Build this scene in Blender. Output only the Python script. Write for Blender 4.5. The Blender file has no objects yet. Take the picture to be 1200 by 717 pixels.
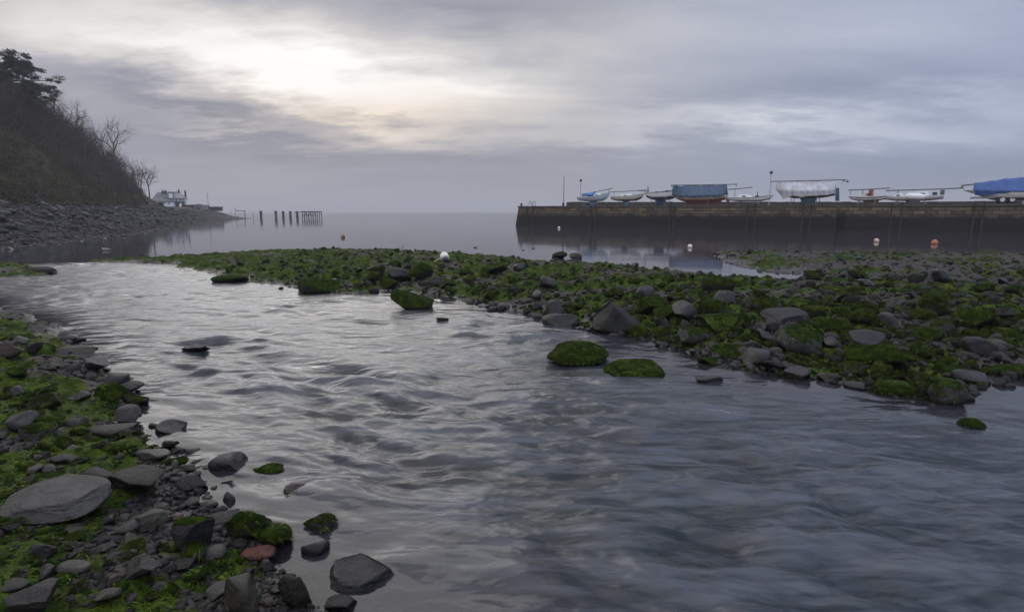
import bpy, math, random
import numpy as np
from mathutils import Vector, Matrix
R = math.radians
random.seed(7); RNG = np.random.default_rng(7)
SC = bpy.context.scene
COL = SC.collection
# ------------------------------------------------------------------ camera
F = 667.0; HOR = 248.0; H = 1.7; CX, CY = 600.0, 358.5
PITCH = math.atan((CY-HOR)/F)
def ray(px, py):
    a = (px-CX)/F; b = (CY-py)/F
    c, s = math.cos(PITCH), math.sin(PITCH)
    return Vector((a, c+b*s, -s+b*c))
def at(px, py, z=0.0):                       # where a sight line meets the level z
    d = ray(px, py); t = (z-H)/d.z
    return Vector((d.x*t, d.y*t, z))
def atY(px, py, Y):
    d = ray(px, py); t = Y/d.y
    return Vector((d.x*t, Y, H+d.z*t))
cam = bpy.data.cameras.new('camera'); co = bpy.data.objects.new('camera', cam); COL.objects.link(co)
cam.sensor_width = 36; cam.lens = 36*F/1200; cam.clip_end = 20000; cam.clip_start = 0.05
co.location = (0, 0, H); co.rotation_euler = (math.pi/2-PITCH, 0, 0)
SC.camera = co
# ------------------------------------------------------------------ noise
def _hash(i, j, k, seed):
    with np.errstate(over='ignore'):
        h = (i.astype(np.int64)*374761393 + j.astype(np.int64)*668265263 + k*1440662683 + seed*974711) & 0xFFFFFFFF
        h = ((h ^ (h >> 13))*1274126177) & 0xFFFFFFFF
        h = ((h ^ (h >> 16))*2246822519) & 0xFFFFFFFF
        h = h ^ (h >> 15)
    return (h & 0xFFFFFF)/float(0xFFFFFF)
def vn2(x, y, seed=0):
    xi = np.floor(x); yi = np.floor(y); fx = x-xi; fy = y-yi
    u = fx*fx*fx*(fx*(fx*6-15)+10); v = fy*fy*fy*(fy*(fy*6-15)+10)
    a = _hash(xi, yi, 0, seed); b = _hash(xi+1, yi, 0, seed); c = _hash(xi, yi+1, 0, seed); d = _hash(xi+1, yi+1, 0, seed)
    return (a+(b-a)*u+(c-a)*v+(a-b-c+d)*u*v)*2-1
def fbm(x, y, o=4, seed=0, g=0.5):
    t = np.zeros_like(x, dtype=float); a = 1.0; s = 0
    for k in range(o):
        t += a*vn2(x*2**k+17.3*k, y*2**k-9.1*k, seed+k); s += a; a *= g
    return t/s
def vn3(p, seed=0):
    i = np.floor(p); f = p-i; u = f*f*(3-2*f); r = 0
    for dx in (0, 1):
        for dy in (0, 1):
            for dz in (0, 1):
                w = (u[:, 0] if dx else 1-u[:, 0])*(u[:, 1] if dy else 1-u[:, 1])*(u[:, 2] if dz else 1-u[:, 2])
                r = r + w*_hash(i[:, 0]+dx, i[:, 1]+dy, i[:, 2].astype(np.int64)+dz, seed)
    return r*2-1
def worley(x, y, seed=0):                    # distance to nearest feature point, and its random
    xi = np.floor(x); yi = np.floor(y); best = np.full(x.shape, 9.0); rid = np.zeros(x.shape)
    for dx in (-1, 0, 1):
        for dy in (-1, 0, 1):
            cx = xi+dx; cy = yi+dy
            px = cx+_hash(cx, cy, 1, seed); py = cy+_hash(cx, cy, 2, seed)
            d = np.hypot(x-px, y-py); m = d < best
            best = np.where(m, d, best); rid = np.where(m, _hash(cx, cy, 3, seed), rid)
    return best, rid
def sstep(a, b, x):
    t = np.clip((x-a)/(b-a), 0, 1); return t*t*(3-2*t)
# ------------------------------------------------------------------ mesh helpers
def mesh_np(name, V, faces, mats, smooth=True, attrs=None, midx=None):
    """faces: (n,3) or (n,4) int array, or a list of such arrays"""
    me = bpy.data.meshes.new(name)
    if not isinstance(faces, list): faces = [faces]
    faces = [np.asarray(f, dtype=np.int32) for f in faces if len(f)]
    V = np.asarray(V, dtype=np.float32)
    me.vertices.add(len(V)); me.vertices.foreach_set('co', V.ravel())
    idx = np.concatenate([f.ravel() for f in faces]); cnt = np.concatenate([np.full(len(f), f.shape[1], np.int32) for f in faces])
    st = np.concatenate([[0], np.cumsum(cnt)[:-1]]).astype(np.int32)
    me.loops.add(len(idx)); me.loops.foreach_set('vertex_index', idx)
    me.polygons.add(len(cnt)); me.polygons.foreach_set('loop_start', st); me.polygons.foreach_set('loop_total', cnt)
    if midx is not None: me.polygons.foreach_set('material_index', np.asarray(midx, np.int32))
    me.polygons.foreach_set('use_smooth', np.full(len(cnt), bool(smooth)))
    me.update(calc_edges=True); me.validate()
    for k, a in (attrs or {}).items():
        at_ = me.attributes.new(k, 'FLOAT', 'POINT'); at_.data.foreach_set('value', np.asarray(a, np.float32))
    for m in (mats if isinstance(mats, (list, tuple)) else [mats]): me.materials.append(m)
    return me
def link(name, me, parent=None):
    o = bpy.data.objects.new(name, me); COL.objects.link(o)
    if parent is not None: o.parent = parent
    return o
def tag(o, label=None, cat=None, group=None, kind=None):
    if label: o['label'] = label
    if cat: o['category'] = cat
    if group: o['group'] = group
    if kind: o['kind'] = kind
    return o
def empty(name, loc, rz=0.0):
    o = bpy.data.objects.new(name, None); COL.objects.link(o); o.location = loc; o.rotation_euler = (0, 0, rz)
    o.empty_display_size = 0.3
    return o
class MB:
    def __init__(s): s.v = []; s.f = []
    def add(s, vs, fs):
        b = len(s.v); s.v += [tuple(v) for v in vs]; s.f += [tuple(i+b for i in f) for f in fs]
    def box(s, x0, x1, y0, y1, z0, z1):
        s.add([(x0,y0,z0),(x1,y0,z0),(x1,y1,z0),(x0,y1,z0),(x0,y0,z1),(x1,y0,z1),(x1,y1,z1),(x0,y1,z1)],
              [(0,3,2,1),(4,5,6,7),(0,1,5,4),(1,2,6,5),(2,3,7,6),(3,0,4,7)])
    def hexa(s, p): s.add(p, [(0,3,2,1),(4,5,6,7),(0,1,5,4),(1,2,6,5),(2,3,7,6),(3,0,4,7)])
    def tube(s, pts, rad, n=6, cap=True):
        pts = [Vector(p) for p in pts]
        if not isinstance(rad, (list, tuple)): rad = [rad]*len(pts)
        vs = []; fs = []; up = None
        for i, p in enumerate(pts):
            t = (pts[min(i+1, len(pts)-1)]-pts[max(i-1, 0)]).normalized()
            if up is None: up = t.orthogonal().normalized()
            a = (up-t*up.dot(t)); a = a.normalized() if a.length > 1e-6 else t.orthogonal().normalized(); up = a; b = t.cross(a)
            for k in range(n):
                q = 2*math.pi*k/n; vs.append(p+(a*math.cos(q)+b*math.sin(q))*rad[i])
        for i in range(len(pts)-1):
            for k in range(n): fs.append((i*n+k, i*n+(k+1)%n, (i+1)*n+(k+1)%n, (i+1)*n+k))
        if cap: fs.append(tuple(range(n-1, -1, -1))); fs.append(tuple((len(pts)-1)*n+k for k in range(n)))
        s.add(vs, fs)
    def lathe(s, prof, n=16, ax='z', c=(0,0,0)):
        vs = []; fs = []
        for r, z in prof:
            for k in range(n):
                q = 2*math.pi*k/n; p = (r*math.cos(q), r*math.sin(q), z)
                if ax == 'x': p = (p[2], p[0], p[1])
                vs.append((p[0]+c[0], p[1]+c[1], p[2]+c[2]))
        for i in range(len(prof)-1):
            for k in range(n): fs.append((i*n+k, i*n+(k+1)%n, (i+1)*n+(k+1)%n, (i+1)*n+k))
        fs.append(tuple(range(n-1, -1, -1))); fs.append(tuple((len(prof)-1)*n+k for k in range(n)))
        s.add(vs, fs)
    def build(s, name, m, parent=None, smooth=False, bevel=0):
        me = bpy.data.meshes.new(name); me.from_pydata(s.v, [], s.f); me.update(); me.materials.append(m)
        if smooth: me.polygons.foreach_set('use_smooth', [True]*len(me.polygons))
        o = link(name, me, parent)
        if bevel:
            b = o.modifiers.new('bevel', 'BEVEL'); b.width = bevel; b.segments = 2; b.limit_method = 'ANGLE'
        return o
# ------------------------------------------------------------------ materials
class NT:
    def __init__(s, tree): s.t = tree; s.n = tree.nodes; s.l = tree.links
    def new(s, typ, **kw):
        n = s.n.new(typ)
        for k, v in kw.items(): setattr(n, k, v)
        return n
    def put(s, sock, v):
        if hasattr(v, 'is_linked') or isinstance(v, bpy.types.NodeSocket): s.l.new(v, sock)
        elif isinstance(v, (tuple, list)):
            try: sock.default_value = v
            except Exception: sock.default_value = tuple(v)+(1,)
        else: sock.default_value = v
    def math(s, op, a, b=None, c=None, clamp=False):
        n = s.new('ShaderNodeMath', operation=op); n.use_clamp = clamp
        for i, v in enumerate((a, b, c)):
            if v is not None: s.put(n.inputs[i], v)
        return n.outputs[0]
    def vmath(s, op, a, b=None):
        n = s.new('ShaderNodeVectorMath', operation=op); s.put(n.inputs[0], a)
        if b is not None: s.put(n.inputs[1], b)
        return n.outputs['Value'] if op in ('LENGTH', 'DOT_PRODUCT') else n.outputs[0]
    def noise(s, vec, scale, detail=4, rough=0.55, dist=0.0, dims='3D'):
        n = s.new('ShaderNodeTexNoise'); n.noise_dimensions = dims
        if vec is not None: s.put(n.inputs['Vector'], vec)
        s.put(n.inputs['Scale'], scale); s.put(n.inputs['Detail'], detail); s.put(n.inputs['Roughness'], rough); s.put(n.inputs['Distortion'], dist)
        return n.outputs['Fac']
    def ramp(s, fac, stops, interp='LINEAR'):
        n = s.new('ShaderNodeValToRGB'); cr = n.color_ramp; cr.interpolation = interp
        while len(cr.elements) < len(stops): cr.elements.new(0.5)
        for e, (p, c) in zip(cr.elements, stops):
            e.position = p; e.color = (tuple(c)+(1,)) if not isinstance(c, (int, float)) else (c, c, c, 1)
        s.put(n.inputs[0], fac); return n.outputs[0]
    def mix(s, fac, a, b, mode='MIX'):
        n = s.new('ShaderNodeMix', data_type='RGBA', blend_type=mode)
        s.put(n.inputs[0], fac)
        for i, v in ((6, a), (7, b)):
            if isinstance(v, (tuple, list)) and len(v) == 3: v = tuple(v)+(1,)
            s.put(n.inputs[i], v)
        return n.outputs[2]
    def mapr(s, v, a, b, c=0.0, d=1.0, smooth=True):
        n = s.new('ShaderNodeMapRange'); n.interpolation_type = 'SMOOTHSTEP' if smooth else 'LINEAR'
        for i, x in enumerate((v, a, b, c, d)): s.put(n.inputs[i], x)
        return n.outputs[0]
    def mapping(s, vec, loc=(0,0,0), rot=(0,0,0), scale=(1,1,1), typ='POINT'):
        n = s.new('ShaderNodeMapping', vector_type=typ); s.put(n.inputs[0], vec)
        n.inputs['Location'].default_value = loc; n.inputs['Rotation'].default_value = rot; n.inputs['Scale'].default_value = scale
        return n.outputs[0]
    def coord(s, w='Object'): return s.new('ShaderNodeTexCoord').outputs[w]
    def pos(s): return s.new('ShaderNodeNewGeometry').outputs['Position']
    def nrm(s): return s.new('ShaderNodeNewGeometry').outputs['Normal']
    def attr(s, name): return s.new('ShaderNodeAttribute', attribute_name=name).outputs['Fac']
    def sep(s, v):
        n = s.new('ShaderNodeSeparateXYZ'); s.put(n.inputs[0], v); return n.outputs
    def comb(s, x, y, z):
        n = s.new('ShaderNodeCombineXYZ')
        for i, v in enumerate((x, y, z)): s.put(n.inputs[i], v)
        return n.outputs[0]
    def bump(s, h, strength=0.5, dist=0.02, normal=None):
        n = s.new('ShaderNodeBump'); s.put(n.inputs['Height'], h); s.put(n.inputs['Strength'], strength); s.put(n.inputs['Distance'], dist)
        if normal is not None: s.put(n.inputs['Normal'], normal)
        return n.outputs[0]
def newmat(name):
    m = bpy.data.materials.new(name); m.use_nodes = True; t = NT(m.node_tree)
    b = m.node_tree.nodes['Principled BSDF']
    return m, t, b
def simple(name, c1, c2=None, scale=6, rough=0.6, bump=0.0, metal=0.0, spec=0.5, coord='Object', stretch=(1,1,1)):
    m, t, b = newmat(name)
    v = t.coord(coord)
    if stretch != (1,1,1): v = t.mapping(v, scale=stretch)
    n = t.noise(v, scale, 5, 0.6)
    c2 = c2 or tuple(x*0.7 for x in c1)
    t.put(b.inputs['Base Color'], t.ramp(n, [(0.3, c2), (0.68, c1)]))
    t.put(b.inputs['Roughness'], rough); t.put(b.inputs['Metallic'], metal); t.put(b.inputs['Specular IOR Level'], spec)
    if bump: t.put(b.inputs['Normal'], t.bump(t.noise(v, scale*3, 4), bump, 0.02))
    return m
# ------------------------------------------------------------------ sky, sun, air
def build_world():
    w = bpy.data.worlds.new('World'); SC.world = w; w.use_nodes = True
    t = NT(w.node_tree); t.n.clear()
    out = t.new('ShaderNodeOutputWorld'); bg = t.new('ShaderNodeBackground'); bg.inputs['Strength'].default_value = 0.1
    t.l.new(bg.outputs[0], out.inputs[0])
    sky = t.new('ShaderNodeTexSky', sky_type='NISHITA'); sky.sun_disc = False
    az = R(-20); el = R(28); sd = Vector((math.sin(az)*math.cos(el), math.cos(az)*math.cos(el), math.sin(el)))
    sky.sun_elevation = el; sky.sun_rotation = az % (2*math.pi); sky.air_density = 1; sky.dust_density = 1
    d = t.vmath('NORMALIZE', t.coord('Generated')); x, y, z = t.sep(d)
    a = t.math('ARCTAN2', x, y); e = t.math('ARCSINE', z)
    # cloud-deck coordinates: streaks converge towards the horizon
    k = t.math('ADD', t.math('MAXIMUM', z, 0.0), 0.16)
    p = t.comb(t.math('DIVIDE', x, k), t.math('DIVIDE', y, k), 0.0)
    pr = t.mapping(p, rot=(0, 0, R(-14)), scale=(0.55, 1.25, 1))
    n1 = t.noise(pr, 1.3, 9, 0.58, 0.5); n2 = t.noise(t.mapping(p, loc=(5, 3, 0), rot=(0, 0, R(-9)), scale=(0.35, 1.7, 1)), 3.1, 8, 0.62, 0.4)
    wz = t.noise(t.mapping(p, loc=(9, 1, 0), scale=(0.6, 1.0, 1)), 1.6, 6, 0.6)
    wz2 = t.noise(t.mapping(p, loc=(2, 7, 0), scale=(0.8, 1.2, 1)), 5.0, 6, 0.6)
    # wispy edges: the big patches are displaced by noise
    ww = t.math('ADD', t.math('MULTIPLY', t.math('SUBTRACT', wz, 0.5), 0.34), t.math('MULTIPLY', t.math('SUBTRACT', wz2, 0.5), 0.13))
    uv = t.comb(t.math('ADD', a, t.math('MULTIPLY', ww, 0.9)), t.math('ADD', e, t.math('MULTIPLY', ww, 0.42)), 0.0)
    L = t.ramp(t.mapr(e, -0.05, 1.3, 0, 1, False), [(0.0, 0.296), (0.045, 0.302), (0.09, 0.325), (0.14, 0.335), (0.2, 0.362), (0.30, 0.41), (0.45, 0.41), (0.8, 0.46)])
    blobs = [  # px, py, rx, ry, tilt, amount
        (380, 84, 420, 90, -4, 0.30), (350, 80, 260, 52, -5, 0.27), (90, 60, 300, 50, -6, 0.10), (1050, 60, 420, 110, 0, 0.055), (160, 48, 260, 48, -8, 0.16), (430, 140, 170, 34, -4, 0.24), (560, 112, 210, 52, -4, 0.20),
        (610, 75, 240, 60, 8, 0.10), (270, 150, 120, 12, -3, 0.16),
        (215, 118, 200, 42, -13, -0.20), (300, 112, 120, 30, -8, -0.16), (90, 100, 130, 40, -10, -0.06), (480, 182, 330, 50, 0, -0.06), (880, 147, 330, 24, 0, 0.22), (1120, 150, 260, 26, 0, 0.09),
        (930, 95, 330, 55, 4, -0.05), (1150, 205, 280, 45, 0, -0.05), (560, 0, 300, 40, 0, -0.08), (250, -15, 220, 30, 0, -0.06), (780, 20, 160, 40, 0, 0.04), (1000, 40, 260, 50, 10, 0.03),
        (330, 225, 420, 34, 0, 0.02)]
    for (px, py, rx, ry, tl, amp) in blobs:
        q = ray(px, py).normalized(); u0 = math.atan2(q.x, q.y); v0 = math.asin(q.z)
        m = t.mapping(uv, (u0, v0, 0), (0, 0, R(tl)), (rx/F*1.25, ry/F*1.25, 1), 'TEXTURE')
        g = t.new('ShaderNodeTexGradient', gradient_type='QUADRATIC_SPHERE'); t.put(g.inputs[0], m)
        L = t.math('ADD', L, t.math('MULTIPLY', t.math('MULTIPLY', g.outputs['Fac'], amp*1.25), 1.0))
    fade = t.mapr(e, 0.015, 0.16, 0.15, 1.0)
    st = t.math('ADD', t.math('MULTIPLY', t.math('SUBTRACT', n1, 0.5), 0.27), t.math('MULTIPLY', t.math('SUBTRACT', n2, 0.5), 0.17))
    st = t.math('MULTIPLY', st, t.math('MULTIPLY', fade, t.mapr(L, 0.25, 0.8, 0.75, 1.25)))
    L = t.math('MAXIMUM', t.math('ADD', L, st), 0.17)
    c = t.ramp(L, [(0.0, (0, 0, 0)), (0.2, (0.185, 0.197, 0.245)), (0.30, (0.290, 0.297, 0.350)), (0.42, (0.425, 0.420, 0.455)), (0.62, (0.64, 0.615, 0.60)), (0.9, (0.92, 0.89, 0.86)), (1.0, (1.0, 0.975, 0.95))])
    tint = t.ramp(t.mapr(a, -0.5, 0.75, 0, 1), [(0, (1.0, 0.995, 1.0)), (0.5, (0.985, 1.0, 1.02)), (1, (0.86, 0.985, 1.19))])
    c = t.mix(1.0, c, tint, 'MULTIPLY')
    warm = t.new('ShaderNodeTexGradient', gradient_type='QUADRATIC_SPHERE'); q = ray(430, 142).normalized()
    t.put(warm.inputs[0], t.mapping(uv, (math.atan2(q.x, q.y), math.asin(q.z), 0), (0, 0, 0), (0.5, 0.10, 1), 'TEXTURE'))
    c = t.mix(warm.outputs['Fac'], c, t.mix(1.0, c, (1.12, 1.0, 0.86), 'MULTIPLY'))
    # an overcast sky is about three times as bright overhead as at the horizon; extra brightness is added out of view, overhead and behind, to lift the foreground
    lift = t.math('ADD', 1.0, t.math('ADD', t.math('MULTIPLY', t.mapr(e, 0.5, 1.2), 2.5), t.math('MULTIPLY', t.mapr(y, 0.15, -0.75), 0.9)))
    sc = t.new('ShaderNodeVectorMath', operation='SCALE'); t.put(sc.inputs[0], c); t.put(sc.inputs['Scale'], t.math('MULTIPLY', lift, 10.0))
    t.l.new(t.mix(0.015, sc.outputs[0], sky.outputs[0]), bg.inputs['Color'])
    s = bpy.data.lights.new('sun', 'SUN'); s.energy = SUN_E; s.angle = R(42); s.color = (1.0, 0.97, 0.93)
    so = bpy.data.objects.new('sun', s); COL.objects.link(so); so.location = (-20, 60, 40)
    so.rotation_euler = Vector((sd.x, sd.y, sd.z)).to_track_quat('Z', 'Y').to_euler()
    # the sea mist: one closed box of thin even air
    m = bpy.data.materials.new('mist'); m.use_nodes = True; mt = NT(m.node_tree); mt.n.clear()
    o = mt.new('ShaderNodeOutputMaterial'); pv = mt.new('ShaderNodeVolumePrincipled')
    pv.inputs['Color'].default_value = (0.80, 0.81, 0.83, 1); pv.inputs['Density'].default_value = HAZE; pv.inputs['Anisotropy'].default_value = 0.1
    mt.l.new(pv.outputs[0], o.inputs['Volume'])
    b = MB(); b.box(-3300, 3300, -300, 3300, -4.0, 36); h = b.build('haze', m); h['kind'] = 'stuff'
SUN_E = 0.5; HAZE = 0.0008
build_world()
SC.view_settings.view_transform = 'Standard'; SC.view_settings.look = 'None'; SC.view_settings.gamma = 1; SC.view_settings.exposure = 0.12
SC.view_settings.use_curve_mapping = False
SC.cycles.use_denoising = True; SC.cycles.max_bounces = 6; SC.cycles.volume_bounces = 0; SC.cycles.transparent_max_bounces = 12
# ------------------------------------------------------------------ the river mouth: banks, spit, bed, water
def P(pts, z=0.0): return [tuple(at(x, y, z)[:2]) for x, y in pts]
LEFT_BANK = P([(-40,352),(10,366),(45,380),(75,398),(108,410),(112,425),(128,440),(140,458),(150,476),(172,490),(182,512),(212,518),(222,542),(245,560),
               (238,585),(262,604),(300,612),(322,636),(312,660),(330,680),(352,700),(400,722),(445,760),(480,810)]) + [(0.3,1.2),(0.8,0.3),(1,-6),(-30,-6),(-30,9)]
ISLAND = P([(-60,306),(5,308),(30,312),(60,317),(58,323),(25,325),(-60,327)])
SPIT = P([(112,306),(150,308),(200,309),(232,316),(262,322),(300,331),(345,338),(400,344),(440,340),(462,334),(500,345),(560,356),(620,367),(660,382),(700,390),
          (745,396),(790,408),(840,424),(890,440),(925,446),(960,446),(1010,458),(1060,466),(1100,474),(1138,472),(1152,456),(1166,440),(1200,434),(1330,436),(1700,450)]) \
     + P([(1700,300),(1250,298),(1100,298),(1000,297),(900,296),(838,296),(842,304),(880,312),(950,321),(946,330),(880,326),(800,320),(748,313),(700,308),(650,307),(600,302),(530,297),
          (470,294),(400,293),(330,294),(270,296),(230,299),(180,302),(140,303)], 0.03)
def sdf(x, y, poly):
    d = np.full(x.shape, 1e9); ins = np.zeros(x.shape, bool); n = len(poly)
    for i in range(n):
        ax, ay = poly[i]; bx, by = poly[(i+1) % n]; ex, ey = bx-ax, by-ay
        t = np.clip(((x-ax)*ex+(y-ay)*ey)/(ex*ex+ey*ey+1e-12), 0, 1)
        d = np.minimum(d, np.hypot(x-ax-ex*t, y-ay-ey*t))
        c = ((ay > y) != (by > y)) & (x < (bx-ax)*(y-ay)/(by-ay+1e-15)+ax); ins ^= c
    return np.where(ins, d, -d)
def fields(x, y):
    w = 0.30*fbm(x*0.9, y*0.9, 3, 3)+0.10*fbm(x*4, y*4, 2, 5)
    r = np.clip(np.hypot(x, y)/9, 0.35, 1.6)
    sl = sdf(x, y, LEFT_BANK); ss = sdf(x, y, SPIT); si = sdf(x, y, ISLAND)
    return sl+w*r*0.6, ss+w*r*0.9, si+w*0.7
def prof(s, h, k, dep, kd): return np.where(s > 0, h*(1-np.exp(-np.maximum(s, 0)/k)), -dep*(1-np.exp(np.minimum(s, 0)/kd)))
def ground_h(x, y, detail=True):
    sl, ss, si = fields(x, y)
    g = np.maximum(np.maximum(prof(sl, 0.34, 1.1, 0.42, 1.1), prof(ss, 0.17, 0.9, 0.45, 0.9)), prof(si, 0.12, 0.7, 0.4, 0.9))
    m = np.maximum(np.maximum(sl, ss), si); k = sstep(-0.4, 0.5, m)
    g = g+k*0.05*fbm(x*0.55, y*0.55, 3, 11)
    r = np.hypot(x, y); near = np.clip(r/8, 0.5, 1.0)
    c1, i1 = worley(x*2.6+0.2*vn2(x*3, y*3, 8), y*2.6, 21); c2, i2 = worley(x*6.2, y*6.2, 22)
    lump = np.where(i1 > 0.35, np.maximum(0, 1-(c1/0.62)**2), 0)*(0.3+0.9*i1)*0.085*near + np.maximum(0, 1-(c2/0.65)**2)*(0.2+i2)*0.030*near
    g = g+(0.35+0.65*k)*(lump-0.03)
    if detail: g = g+0.012*fbm(x*14, y*14, 3, 31)*near+0.004*fbm(x*45, y*45, 2, 33)
    return np.where(r > 60, -1.2, g), m
def moss_at(x, y):
    sl, ss, si = fields(x, y)
    n = 1.25*fbm(x*1.1, y*1.1, 4, 41)+0.55*fbm(x*6, y*6, 3, 45)
    # the far right of the spit and the stream-side strip of the left bank are barer gravel
    bare = sstep(4, 9, x)*sstep(10.5, 16, y)*0.62*np.where(y > 17, 0.8, 1)
    strip = sstep(0.60, 0.12, sl)*sstep(-0.2, 0.05, sl)*0.62
    lb = np.where(sl > 0, 0.52-strip, 0); sp = np.where(ss > 0, 0.40-bare, 0); is_ = np.where(si > 0, 0.4, 0)
    return sstep(-0.12, 0.26, n*0.9+lb+sp+is_)*sstep(-0.05, 0.12, np.maximum(np.maximum(sl-0.02, ss), si))
def polar(r0, rings, a_in=48, da=0.115):
    ang = np.concatenate([np.arange(-180, -a_in, 4.0), np.arange(-a_in, a_in, da), np.arange(a_in, 180, 4.0)])
    rr = [r0]
    for rmax, q in rings:
        while rr[-1] < rmax: rr.append(rr[-1]*q)
    rr = np.array(rr); A, RR = np.meshgrid(np.radians(ang), rr)
    x = (RR*np.sin(A)); y = (RR*np.cos(A)); na, nr = len(ang), len(rr)
    i = np.arange(nr-1)[:, None]*na+np.arange(na)[None, :]; j = np.arange(nr-1)[:, None]*na+(np.arange(na)+1)[None, :] % na
    q = np.stack([i, i+na, j+na, j], -1).reshape(-1, 4)[:, ::-1]
    V0 = len(x.ravel()); x = np.append(x.ravel(), 0.0); y = np.append(y.ravel(), 0.0)
    fan = np.stack([np.full(na, V0), (np.arange(na)+1) % na, np.arange(na)], -1)
    return x, y, [q, fan]
def mat_ground():
    m, t, b = newmat('shore_ground'); p = t.pos(); ms = t.attr('moss'); z = t.sep(p)[2]
    n = t.noise(p, 7, 6, 0.65); n2 = t.noise(p, 40, 4, 0.6); n3 = t.noise(p, 1.3, 3, 0.5)
    v = t.new('ShaderNodeTexVoronoi'); t.put(v.inputs['Vector'], p); v.inputs['Scale'].default_value = 26
    grav = t.mix(t.sep(v.outputs['Color'])[0], (0.008, 0.007, 0.0065), (0.044, 0.035, 0.029))
    grav = t.mix(t.mapr(n3, 0.5, 0.7), grav, (0.040, 0.027, 0.020))
    moss = t.ramp(n, [(0.30, (0.008, 0.014, 0.001)), (0.47, (0.018, 0.034, 0.003)), (0.62, (0.053, 0.080, 0.006)), (0.80, (0.110, 0.132, 0.015))])
    moss = t.mix(t.mapr(n2, 0.4, 0.75, 0, 0.5), moss, (0.022, 0.024, 0.010))
    c = t.mix(t.mapr(t.math('ADD', ms, t.math('MULTIPLY', t.math('SUBTRACT', n2, 0.5), 0.5)), 0.35, 0.65), grav, moss)
    wet = t.mapr(t.math('ADD', z, t.math('MULTIPLY', n, 0.06)), 0.02, 0.10, 0.55, 1.0)
    t.put(b.inputs['Base Color'], t.mix(1.0, c, t.comb(wet, wet, wet), 'MULTIPLY'))
    t.put(b.inputs['Roughness'], t.mapr(z, 0.0, 0.12, 0.35, 0.8)); t.put(b.inputs['Specular IOR Level'], t.mapr(ms, 0.3, 0.7, 0.4, 0.04))
    h = t.math('ADD', t.math('MULTIPLY', n2, 0.6), t.math('MULTIPLY', v.outputs['Distance'], 0.8))
    t.put(b.inputs['Normal'], t.bump(h, 0.9, 0.025)); return m
x, y, f = polar(0.35, [(1.7, 1.05), (30, 1.0048), (70, 1.02), (3600, 1.25)])
g, md = ground_h(x, y); ms = moss_at(x, y)
me = mesh_np('ground', np.stack([x, y, g], 1), f, mat_ground(), True, {'moss': ms}); tag(link('ground', me), kind='structure')
# ---- water
STREAM = [tuple(at(*q)[:2]) for q in ((60,316),(160,330),(260,352),(380,385),(520,430),(650,500),(800,560),(1000,600),(1250,640),(1700,700))]
STREAM_W = [3.2, 3.6, 3.2, 2.9, 2.9, 2.6, 2.5, 2.5, 2.8, 3.0]
def flow_at(x, y):
    best = np.full(x.shape, -9.0)
    for i in range(len(STREAM)-1):
        (ax, ay), (bx, by) = STREAM[i], STREAM[i+1]; ex, ey = bx-ax, by-ay
        t = np.clip(((x-ax)*ex+(y-ay)*ey)/(ex*ex+ey*ey), 0, 1); w = STREAM_W[i]+(STREAM_W[i+1]-STREAM_W[i])*t
        best = np.maximum(best, 1-np.hypot(x-ax-ex*t, y-ay-ey*t)/w)
    return sstep(-0.15, 0.55, best+0.12*fbm(x*0.8, y*0.8, 2, 61))
HUMPS = [(950,572,0.26,0.12,0.030),(622,672,0.15,0.08,0.040),(480,655,0.12,0.07,0.030),(735,548,0.22,0.06,0.022),(520,520,0.22,0.06,0.022),(420,402,0.4,0.12,0.020),(250,345,0.6,0.2,0.03),(365,352,0.5,0.16,0.03),
         (185,357,0.5,0.18,0.025),(800,505,0.35,0.1,0.018),(560,560,0.3,0.08,0.02),(700,610,0.25,0.07,0.02)]
def water_h(x, y):
    fl = flow_at(x, y); r = np.hypot(x, y)
    wx = x+0.10*vn2(x*1.3, y*1.3, 70); wy = y+0.10*vn2(x*1.3+9, y*1.3, 71)
    c, s = math.cos(R(160)), math.sin(R(160)); a = wx*c+wy*s; b = -wx*s+wy*c
    lf = np.clip(1.2-r/26, 0.55, 1)
    h = 0.85*vn2(a*1.25, b*2.6, 72)+0.42*vn2(a*2.7, b*5.6, 73)+0.10*vn2(a*5, b*12, 74)
    k = sstep(3.0, 7.5, r); h = k*h+(1-k)*(0.35*h+0.62*vn2(a*2.3, b*5.5, 84)+0.34*vn2(a*4.2, b*11, 85)+0.14*vn2(a*7, b*22, 86))
    patch = 0.25+0.9*sstep(-0.35, 0.45, fbm(x*0.55, y*0.75, 2, 79))
    z = (0.055+0.024*np.exp(-((r-6)/2.5)**2))*fl*lf*h*patch*np.clip(r/5.0, 0.85, 1.25)
    for (px, py, la, lb, amp) in HUMPS:
        q = at(px, py); da = (x-q.x)*c+(y-q.y)*s; db = -(x-q.x)*s+(y-q.y)*c
        la, lb, amp = la*1.5, lb*1.6, amp*0.6
        z += amp*np.exp(-(da/la)**2-(db/lb)**2) - 0.8*amp*np.exp(-((da-la*1.3)/(la*0.8))**2-(db/(lb*1.3))**2)
    z += 0.0012*vn2(x*0.7, y*1.4, 81)*(1-fl)
    return z, fl, h
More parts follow.
